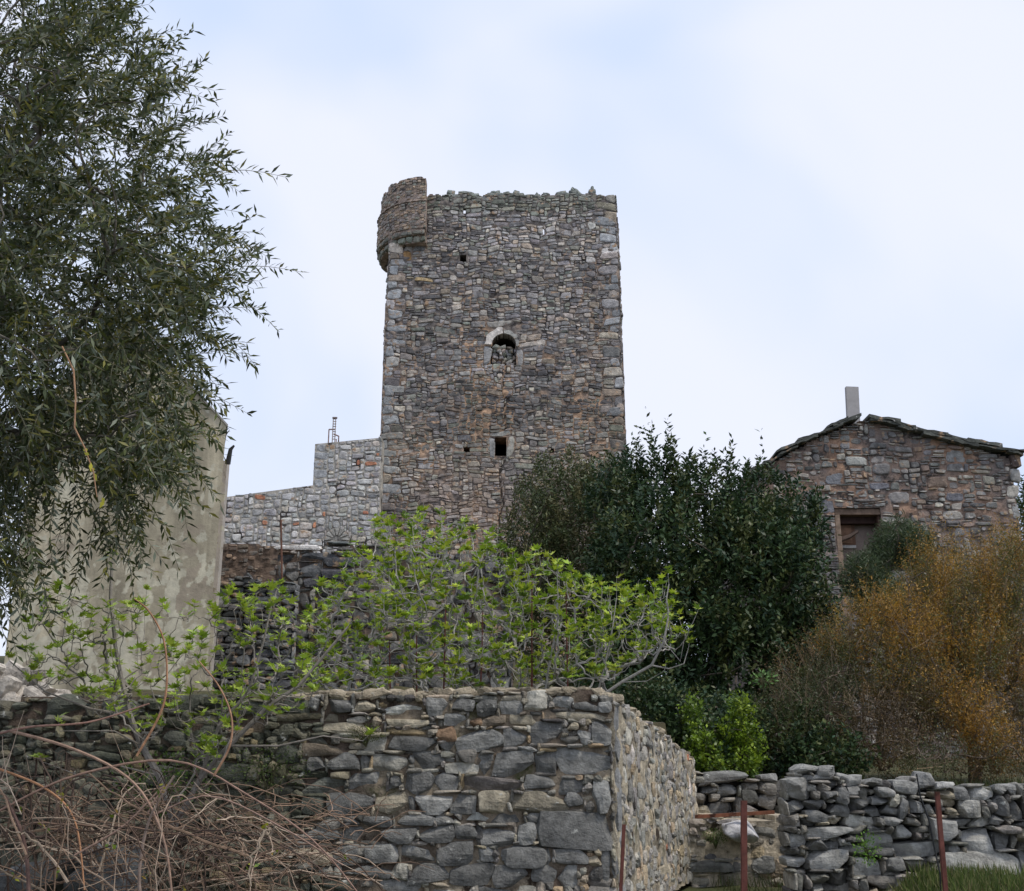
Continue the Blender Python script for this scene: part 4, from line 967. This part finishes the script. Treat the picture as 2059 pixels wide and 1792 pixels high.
# left fig in front of the wall
polyl = [(40,1270),(90,1190),(160,1200),(230,1225),(300,1205),(380,1235),(450,1200),(560,1170),(620,1250),(610,1330),(660,1380),(600,1440),(470,1480),(420,1560),(330,1500),(250,1480),(160,1420),(60,1400)]
r0 = G(352, 1660, 7.15)
extl = [([r0, G(320,1560,7.1), G(285,1500,7.1), G(262,1440,7.1), G(245,1370,7.1), G(232,1300,7.1), G(222,1200,7.1), G(225,1130,7.1)], .034),
        ([r0, G(400,1570,7.1), G(460,1500,7.0), G(540,1420,7.0), G(600,1380,7.0), G(650,1320,7.0), G(700,1260,7.0)], .028),
        ([G(400,1570,7.1), G(440,1460,7.0), G(500,1390,7.0), G(530,1290,7.0), G(545,1220,7.0)], .020),
        ([G(460,1500,7.0), G(560,1500,6.95), G(650,1480,6.9), G(730,1490,6.9)], .010),
        ([G(262,1440,7.1), G(180,1425,7.05), G(90,1390,7.0), G(20,1330,7.0)], .013),
        ([G(285,1500,7.1), G(230,1470,7.0), G(120,1470,7.0)], .009),
        ([G(320,1560,7.1), G(240,1540,7.0), G(160,1560,7.0), G(80,1530,7.0)], .008)]
for i in range(1, len(extl)): pass
fig_bush('fig_bush', 'leafing young fig with a forked grey trunk in front of the beige gable', [r0, G(285,1500,7.1), G(470,1490,7.0), G(540,1420,7.0), G(245,1370,7.1), G(440,1460,7.0)], polyl, 330, 6.6, 7.5, (.035,.085), (.25,.225,.20), .0018, (3, 7), (.03,.12), extl, r_pow=.42,
         lc=[(.34,.46,.05),(.42,.52,.07),(.24,.36,.04)])

# ================================================================= EVERGREENS
def lobe_tree(name, label, root, lobes, nshoot, Ls, leafL, leafW, pal, trunkr, mat=M_gloss, nl=9, spikes=(), upd=.8, jitter=1.0, cat='tree', tmpl=DIAM, shell=.55, branchn=260, barkc=(.10,.085,.065), clump_c=None):
    """crown = union of ellipsoids (cx,cy,cz, rx,ry,rz); shoots concentrate towards the lobes' skins"""
    t = thing(name, root, label, cat)
    vol = np.array([(l[3]*l[4]*l[5])**.67 for l in lobes]); vol /= vol.sum()
    li = rng.choice(len(lobes), nshoot, p=vol); Lb = np.array(lobes)[li]
    d = rand_unit(nshoot); r = shell + (1-shell)*rng.random((nshoot, 1))**.5; r *= 1+.14*np.array([nz(*(x*3.0+i_*.01)) for i_, x in zip(li, d)])[:, None]
    pts = Lb[:, :3] + d*r*Lb[:, 3:]
    keep = pts[:, 2] > np.array([gz(p[0], p[1]) for p in pts]) + .15
    pts = pts[keep]; d = d[keep]
    mb = MB(); root = np.asarray(root)
    paths, _ = network(root+np.array([0,0,.6]), pts[:branchn], .3, trunkr*.05, .48, .08, .2, 3)
    mb.tube([root-np.array([0,0,.3]), root+np.array([.03,0,.3]), root+np.array([0,0,.62])], [trunkr*1.25, trunkr*1.05, trunkr], barkc, 9)
    for p_, rr in paths: mb.tube(p_, np.minimum(rr, trunkr), barkc, 4)
    tk = mb.build('trunk', M_bark, t)
    dirs = d*.6 + np.array([0, 0, upd]) + rng.normal(size=d.shape)*.35
    ln = rng.uniform(*Ls, len(pts))
    S0 = pts - unit(dirs)*ln[:, None]*.5
    if len(spikes):
        sp3 = np.array(spikes); S0 = np.concatenate([S0, sp3[:, :3]]); dirs = np.concatenate([dirs, np.tile((0,0,1.), (len(sp3),1))+rng.normal(size=(len(sp3),3))*.1]); ln = np.concatenate([ln, sp3[:, 3]])
    sp2, tn = shoots(S0, dirs, ln, nl, -.05, .25)
    if clump_c is not None:
        mt = MB()
        for i in range(0, len(sp2), 4): mt.tube(sp2[i][::3], [.006, .004, .002, .001][:len(sp2[i][::3])], np.array((.20,.145,.09))*rng.uniform(.5, 1.6), 3)
        mt.build('twigs', M_bark, tk)
    b1 = sp2.reshape(-1, 3); t1 = tn.reshape(-1, 3); rep = 2
    B_ = np.repeat(b1, rep, 0); T_ = np.repeat(t1, rep, 0); pp = rand_unit(len(B_)); pp = unit(pp-(pp*T_).sum(1)[:, None]*T_)
    B_ = B_ + rng.normal(size=B_.shape)*.012
    cl_ = mixcols(len(sp2), pal, .25)
    if clump_c is not None:
        kk = np.array([nz(p[0]*1.1, p[1]*1.1, p[2]*1.1+7) for p in S0]) + rng.normal(size=len(S0))*.09; kk = np.clip((kk+.35)/.7, 0, .999)
        cl_ = np.array(pal)[(kk*len(pal)).astype(int)]*rng.uniform(.75, 1.25, (len(S0), 1))
    cols = np.repeat(np.repeat(cl_, nl, 0), rep, 0)*rng.uniform(.75, 1.3, (len(B_), 1))
    V, F, C = leaves(B_, T_*.6+pp*.9, rng.uniform(*leafL, len(B_)), rng.uniform(*leafW, len(B_)), tmpl, cols, jitter=jitter)
    mk('crown', V, F, mat, t, C)
    return t, tk
def lobe(u, v, Y, ru, rv, ry):
    """ellipsoid centred on a surveyed spot; radii given in survey pixels at that depth"""
    c = P(u, v, Y); s = Y/FPX*1.02; return (c[0], c[1], c[2], ru*s, ry, rv*s)
def spikes(lst, Y):
    out = []
    for u, vb, vt in lst:
        a = P(u, vb, Y); b = P(u, vt, Y); out.append((a[0], Y+rng.uniform(-.3,.3), a[2], b[2]-a[2]))
        for k in range(12):
            f = rng.uniform(-.4, .6); out.append((a[0]+rng.normal()*.11*(1-f), Y+rng.uniform(-.3,.3), a[2]+(b[2]-a[2])*(f-.3), (b[2]-a[2])*.5))
    return out
DG = [(.036,.064,.024),(.045,.075,.027),(.032,.060,.032),(.075,.09,.03)]
lobes = [lobe(1335,1010,18,62,80,.9), lobe(1300,1130,17.4,110,140,1.3), lobe(1420,1065,18.2,85,100,1.2), lobe(1500,1085,18.4,70,100,1.0), lobe(1560,1100,18.4,60,90,.9), lobe(1500,1180,17.6,130,150,1.4), lobe(1590,1200,17.6,80,140,1.0),
         lobe(1350,1270,17.2,130,150,1.2), lobe(1480,1350,17,130,140,1.2), lobe(1240,1010,18.2,60,80,.9), lobe(1610,1060,18.6,50,70,.8), lobe(1260,1180,17.4,80,120,1.0), lobe(1330,1440,16.6,120,110,.9),lobe(1290,1290,16.8,70,90,.8),lobe(1230,1350,16.4,80,80,.7),lobe(1600,1330,17.2,70,90,.8)]
spk = spikes([(1312,930,826),(1345,935,838),(1288,950,868),(1410,955,878),(1470,962,874),(1385,960,905),(1530,970,893),(1436,955,906),(1500,960,922),(1355,930,870),(1560,965,925),(1270,950,885)], 18)
lobe_tree('evergreen_tree', 'broad dark glossy evergreen with spiky upright shoots between tower and stone house', P(1400, 1560, 18)*np.array([1,1,0])+np.array([0,0,1.7]), lobes, 5200, (.25,.55), (.07,.13), (.032,.052), DG, .16, spikes=spk, nl=8)
lobes = [lobe(1130,1000,20.5,90,85,1.0), lobe(1075,1090,20,75,95,.9), lobe(1180,1060,20,110,110,1.1), lobe(1120,1170,19.8,120,110,1.1), lobe(1220,1000,20.8,70,75,.9), lobe(1140,1280,19.6,130,120,1.0)]
lobe_tree('evergreen_tree', 'rounder olive-brown evergreen bush right in front of the tower base', P(1140, 1500, 20)*np.array([1,1,0])+np.array([0,0,2.6]), lobes, 3000, (.2,.38), (.05,.09), (.022,.036), [(.075,.095,.038),(.10,.105,.045),(.06,.085,.035),(.13,.12,.055)], .13, nl=8)
lobes = [lobe(1805,1095,21,38,45,.6), lobe(1730,1165,20.6,38,40,.6), lobe(1845,1105,21,30,40,.5), lobe(1770,1130,20.8,22,38,.4), lobe(1770,1210,20.4,50,40,.6)]
lobe_tree('green_shrub', 'feathery mid green shrub growing in front of the house doorway', P(1760,1400,21)*np.array([1,1,0])+np.array([0,0,1.8]), lobes, 1000, (.2,.35), (.08,.15), (.012,.02), [(.07,.10,.045),(.05,.08,.035),(.09,.12,.06)], .07, mat=M_leaf, nl=8, cat='shrub', upd=1.0)
# tamarisk: wispy orange shrub
def wispy(name, label, root, lobes, nsh, Ls, pal, trunkr, nl, leafL, leafW, barkc, bn=420, cat='shrub'):
    t, tk = lobe_tree(name, label, root, lobes, nsh, Ls, leafL, leafW, pal, trunkr, mat=M_leaf, nl=nl, upd=.9, shell=.1, branchn=bn, barkc=barkc, cat=cat, tmpl=DIAM, clump_c=1)
    return t
lobes = [lobe(1960,1170,15.5,70,90,.8), lobe(1880,1160,15,50,80,.7), lobe(2040,1190,15.5,60,120,.8), lobe(1760,1225,14.6,60,40,.6), lobe(1820,1280,14.6,80,70,.8), lobe(1940,1310,14.8,80,90,.8), lobe(2050,1370,15,50,110,.7), lobe(1950,1440,14,60,60,.6), lobe(2040,1110,15.8,40,50,.5), lobe(1790,1360,14.4,80,60,.6), lobe(1990,1500,14,60,50,.5), lobe(1700,1290,14.6,60,50,.5), lobe(1870,1230,15.3,90,110,.8), lobe(1990,1260,15.2,100,130,.8), lobe(1870,1400,14.4,90,70,.6)]
wispy('tamarisk_shrub', 'large wispy orange-brown shrub hiding the lower right of the stone house', P(1960,1570,15)*np.array([1,1,0])+np.array([0,0,1.7]), lobes, 5200, (.3,.7), [(.10,.11,.03),(.17,.14,.032),(.29,.18,.03),(.42,.22,.03),(.30,.16,.03),(.44,.25,.035),(.20,.14,.035),(.12,.12,.03)], .075, 10, (.03,.06), (.007,.012), (.11,.085,.065), 260)
lobes = [lobe(1640,1380,14.5,110,80,.8), lobe(1720,1450,14,120,100,.8), lobe(1600,1460,14,80,90,.7), lobe(1690,1320,14.8,70,80,.6), lobe(1830,1520,13.6,120,50,.7), lobe(1840,1430,14.2,90,70,.7), lobe(2000,1530,13.8,100,45,.6), lobe(1900,1380,15,80,90,.6), lobe(2050,1480,14.6,50,90,.6)]
wispy('twiggy_shrub', 'dark brown half bare twiggy shrub between evergreen tree and orange-brown shrub', P(1680,1570,14)*np.array([1,1,0])+np.array([0,0,1.6]), lobes, 3400, (.2,.5), [(.06,.075,.028),(.085,.085,.03),(.11,.08,.035),(.18,.11,.04),(.09,.065,.035)], .045, 8, (.03,.05), (.007,.012), (.14,.105,.08), 420)
# lower dark shrubs filling the shade below the evergreen
lobes = [lobe(1450,1490,14.5,100,80,.7), lobe(1560,1500,14,120,70,.6), lobe(1330,1470,14,80,90,.7), lobe(1400,1530,13.4,90,50,.5), lobe(1290,1430,13.6,60,60,.5), lobe(1650,1530,13.6,90,50,.5)]
lobe_tree('laurel_shrub', 'low very dark leafy shrub behind the bright green bush', P(1470,1580,14.5)*np.array([1,1,0])+np.array([0,0,1.6]), lobes, 2200, (.2,.35), (.05,.08), (.025,.04), DG, .05, nl=7, cat='shrub')
# bright green bush
lobes = [lobe(1440,1500,13.2,42,30,.3), lobe(1490,1440,13.2,26,38,.25), lobe(1478,1480,13.2,34,30,.25), lobe(1392,1445,13.2,18,34,.2), lobe(1400,1500,13,26,34,.25), lobe(1425,1540,13,40,18,.3), lobe(1515,1500,13.2,20,34,.2), lobe(1500,1535,13,32,24,.25)]
lobe_tree('green_bush', 'small bright yellow-green bush behind the terrace wall corner', P(1460,1580,13.2)*np.array([1,1,0])+np.array([0,0,1.5]), lobes, 480, (.08,.2), (.035,.06), (.022,.036), [(.17,.26,.02),(.11,.18,.02),(.25,.34,.03),(.07,.12,.02)], .025, mat=M_leaf, nl=7, cat='bush', spikes=[(*P(1495,1420,13.2), .22), (*P(1480,1425,13.2), .16), (*P(1390,1430,13.2), .2), (*P(1515,1480,13.2), .15)], branchn=120, shell=.3)
# far tree at the right edge of the house
lobes = [lobe(2088,1010,30,38,50,1.0), lobe(2078,1080,30,28,50,.9), lobe(2150,1040,30,70,90,1.6), lobe(2130,1150,30,60,80,1.4), lobe(2190,1180,30,70,100,1.5)]
lobe_tree('distant_tree', 'green tree just showing past the right wall of the stone house', P(2140,1150,30)*np.array([1,1,0])+np.array([0,0,2.2]), lobes, 1300, (.3,.5), (.1,.18), (.04,.06), [(.06,.09,.03)], .1, nl=7)

# ================================================================= BRAMBLES (lower left)
def cane(a, h, b, n=14, wob=.05):
    t_ = np.linspace(0, 1, n)[:, None]; p = (1-t_)**2*a + 2*(1-t_)*t_*h + t_**2*b
    p += np.cumsum(rng.normal(size=(n, 3))*wob*.35, axis=0)*np.array([1, .5, 1]); return p
br = thing('bramble_thicket', P(260, 1800, 6.6), 'tangled leafless bramble canes arching across the lower left', 'brambles')
mb = MB(); lb = []
cc = [(.27,.185,.13),(.38,.29,.22),(.15,.10,.075),(.44,.35,.27),(.20,.16,.12),(.10,.07,.055),(.08,.055,.045)]
for k in range(170):
    x0 = rng.uniform(-120, 560)*1.0; y0 = rng.uniform(1640, 1850); dx = rng.normal()*230; 
    Y0 = rng.uniform(5.9, 7.5)
    if x0+dx > 780: dx = 780-x0
    yt = rng.uniform(1420, 1720) if x0 < 420 else rng.uniform(1600, 1760)
    ye = rng.uniform(1560, 1840)
    lim = 1430 + max(0, (x0+dx-250))*.62
    yt = max(yt, lim-30); ye = max(ye, lim+10)
    p = cane(P(x0, y0, Y0), P(x0+dx*rng.uniform(.1,.9), yt-60*rng.uniform(-.5,1.3), Y0+rng.uniform(-.3,.3)), P(x0+dx, ye, Y0+rng.uniform(-.5,.5)), 14, .028)
    r = rng.choice([.0028,.0035,.0045,.006,.008], p=[.25,.22,.22,.17,.14]); c = np.array(cc[rng.integers(len(cc))])*rng.uniform(.75, 1.25)
    mb.tube(p, np.linspace(r, r*.5, 14), c, 5)
    for s in range(rng.integers(0, 4)):
        j = rng.integers(3, 12); d = rng.normal(size=3)*np.array([.14,.08,.12]); mb.tube(cane(p[j], p[j]+d*.6, p[j]+d+np.array([0,0,.03]), 5, .01), np.linspace(r*.6, r*.25, 5), c, 4)
    if rng.random() < .12: lb.append(p[rng.integers(2, 12)])
for k in range(230):                                   # finer, redder shoots low on the right
    x0 = rng.uniform(40, 760); y0 = rng.uniform(1610, 1800); a = P(x0, y0, rng.uniform(6.2,7.2)); d = np.array([rng.uniform(-.7,.5), rng.uniform(-.2,.2), rng.uniform(-.18,.22)])
    if P(0,0,1) is None: break
    mb.tube(cane(a, a+d*.5+np.array([0,0,.08]), a+d*.8, 9, .02), np.linspace(.0032,.0015,9), np.array((.23,.155,.11))*rng.uniform(.45,1.35), 4)
big = [([(20,1470),(130,1500),(230,1545),(290,1600),(330,1690),(345,1790),(350,1850)], .009, (.36,.24,.18)), ([(275,1520),(320,1440),(335,1380),(330,1290),(300,1230),(270,1205)], .0075, (.40,.22,.13)), ([(430,1560),(462,1500),(465,1440),(440,1380),(400,1330)], .007, (.38,.22,.14)),
       ([(-20,1540),(90,1585),(150,1650),(170,1790)], .007, (.42,.22,.12)), ([(150,1720),(250,1660),(330,1580),(300,1640),(420,1600),(560,1660),(690,1740)], .006, (.30,.2,.16)), ([(-20,1480),(60,1462),(180,1452),(300,1415)], .007, (.34,.2,.16)), ([(0,1630),(150,1560),(350,1530),(500,1600),(640,1700),(760,1850)], .007, (.28,.18,.14)),
       ([(60,1850),(50,1700),(10,1600)], .012, (.16,.10,.085)), ([(290,1850),(280,1760),(300,1650),(350,1560)], .011, (.25,.19,.16))]
for pth, r, c in big:
    p = np.array([P(u, v, 6.1) for u, v in pth]); tt = np.linspace(0, len(p)-1, 24)
    # smooth (Catmull-Rom)
    q = []
    for s in tt:
        i = min(int(s), len(p)-2); f = s-i; p0, p1, p2, p3 = p[max(i-1,0)], p[i], p[i+1], p[min(i+2,len(p)-1)]
        q.append(.5*((2*p1)+(-p0+p2)*f+(2*p0-5*p1+4*p2-p3)*f*f+(-p0+3*p1-3*p2+p3)*f**3))
    mb.tube(np.array(q), np.linspace(r, r*.6, 24), c, 6)
mb.build('canes', M_bark, br)
lb = np.array(lb); k = np.repeat(lb, 4, 0)+rng.normal(size=(len(lb)*4, 3))*.012
V, F, C = leaves(k, rand_unit(len(k)), rng.uniform(.02,.04,len(k)), rng.uniform(.014,.026,len(k)), DIAM, mixcols(len(k), [(.30,.30,.03),(.20,.28,.03),(.32,.22,.04),(.10,.16,.03)]), jitter=.8)
mk('leaves', V, F, M_leaf, br, C)

for (u, v, Y, hx, hz_, lab) in ((75, 1768, 7.45, .25, .13, 'big dark grey boulder in the very corner under the brambles'), (212, 1762, 7.4, .21, .15, 'squarish dark boulder right of the corner boulder under the bramble canes'), (208, 1706, 7.55, .07, .04, 'small pale flat stone resting on top of the squarish dark boulder')):
    q_ = P(u, v, Y); V, F = rock(hx, .2, hz_, 8, rng.uniform(-.1, .1), 9, .68, .3)
    tag(mk('boulder', V+q_, F, M_near, None, np.tile(np.array((.15,.155,.155) if hx > .1 else (.30,.30,.30)), (len(V), 1)), False, loc=q_-np.array([0, 0, hz_])), lab, 'boulder')
# ================================================================= GRASS, IVY, SMALL PLANTS
def blades(n, xr_, yr_, L_, name, label, dens=None, pal=((.08,.12,.025),(.11,.15,.035),(.06,.09,.025),(.20,.19,.08))):
    x = rng.uniform(*xr_, n); y = rng.uniform(*yr_, n)
    k = np.array([dens is None or rng.random() < dens(a, b) for a, b in zip(x, y)]); x, y = x[k], y[k]
    z = np.array([gz(a, b) for a, b in zip(x, y)])-.02
    B_ = np.stack([x, y, z], 1); D_2 = rng.normal(size=(len(x), 3))*.28+np.array([0,0,1.])
    V, F, C = leaves(B_, D_2, rng.uniform(*L_, len(x)), rng.uniform(.004,.009,len(x)), DIAM, mixcols(len(x), list(pal), .3), jitter=1.0, normal=np.array([0,-1.,0]))
    o = mk(name, V, F, M_grass, None, C, loc=(float(x.mean()), float(y.mean()), float(z.mean())))
    return tag(o, label, 'grass', kind='stuff')
blades(9000, (2.6, 5.0), (8.6, 9.5), (.04,.15), 'grass', 'green grass tufts growing at the foot of the grey dry stone wall', dens=lambda a, b: 1.0 if 2.9 < a < 3.9 else .15)
blades(5000, (-5, .6), (8.45, 12), (.05,.16), 'grass', 'short grass behind the top of the terrace wall')
blades(7000, (1.9, 8), (10.0, 15), (.06,.22), 'grass', 'rough dark grass behind the low dry stone walls', pal=((.05,.07,.02),(.08,.07,.03),(.06,.09,.03)))
def clump(name, label, c, r, n, ll, pal, cat='plant', aniso=(1,.35,1)):
    c = np.asarray(c); d = rand_unit(n)*rng.random((n,1))**.45*np.array(aniso)*r
    V, F, C = leaves(c+d, unit(d+1e-4)+rng.normal(size=(n,3))*.5+np.array([0,-.2,.2]), rng.uniform(*ll, n), rng.uniform(ll[0]*.6, ll[1]*.6, n), DIAM, mixcols(n, pal, .3), jitter=1.0)
    t = thing(name, c-np.array([0,0,r]), label, cat)
    mk('leaves', V, F, M_leaf, t, C)
    mb = MB()
    for k in range(14):
        e = c+d[k]; mb.tube([c-np.array([0,-.05,r*.9]), (c+e)/2, e], [.003,.002,.001], (.1,.1,.05), 4)
    mb.build('stems', M_bark, t); return t
clump('wall_plant', 'small bright green weed rooted in the grey dry stone wall', P(1745,1705,9.4), .12, 260, (.015,.03), [(.12,.26,.03),(.17,.3,.05)], aniso=(1,.3,1.1))
clump('moss_patch', 'green mossy weed on top of the low rubble wall beside the white boulder', P(1440,1682,11.3), .13, 700, (.008,.018), [(.11,.19,.03),(.08,.14,.03)], aniso=(1.1,.5,.6), cat='weed')
clump('wall_plant', 'dark green weed in the terrace wall behind the fig trunk', P(540,1545,7.93), .2, 800, (.008,.02), [(.05,.09,.02),(.09,.14,.025)], aniso=(1.6,.25,.8))
clump('wall_plant', 'dark mossy cushion in the joints below the top of the terrace wall', P(735,1475,7.94), .10, 500, (.006,.015), [(.05,.07,.015),(.08,.11,.02)], aniso=(1.5,.25,.7), cat='weed')
clump('wall_plant', 'green ivy leaves low in the terrace wall beside the bramble canes', P(330,1570,7.8), .28, 700, (.015,.035), [(.06,.11,.02),(.10,.17,.03)], aniso=(1.4,.3,.8))
clump('leafy_weed', 'pale green broad leaves at the top of the bright green bush', P(1535,1365,13.2), .14, 60, (.04,.07), [(.12,.22,.06)], aniso=(1.3,.5,.6))
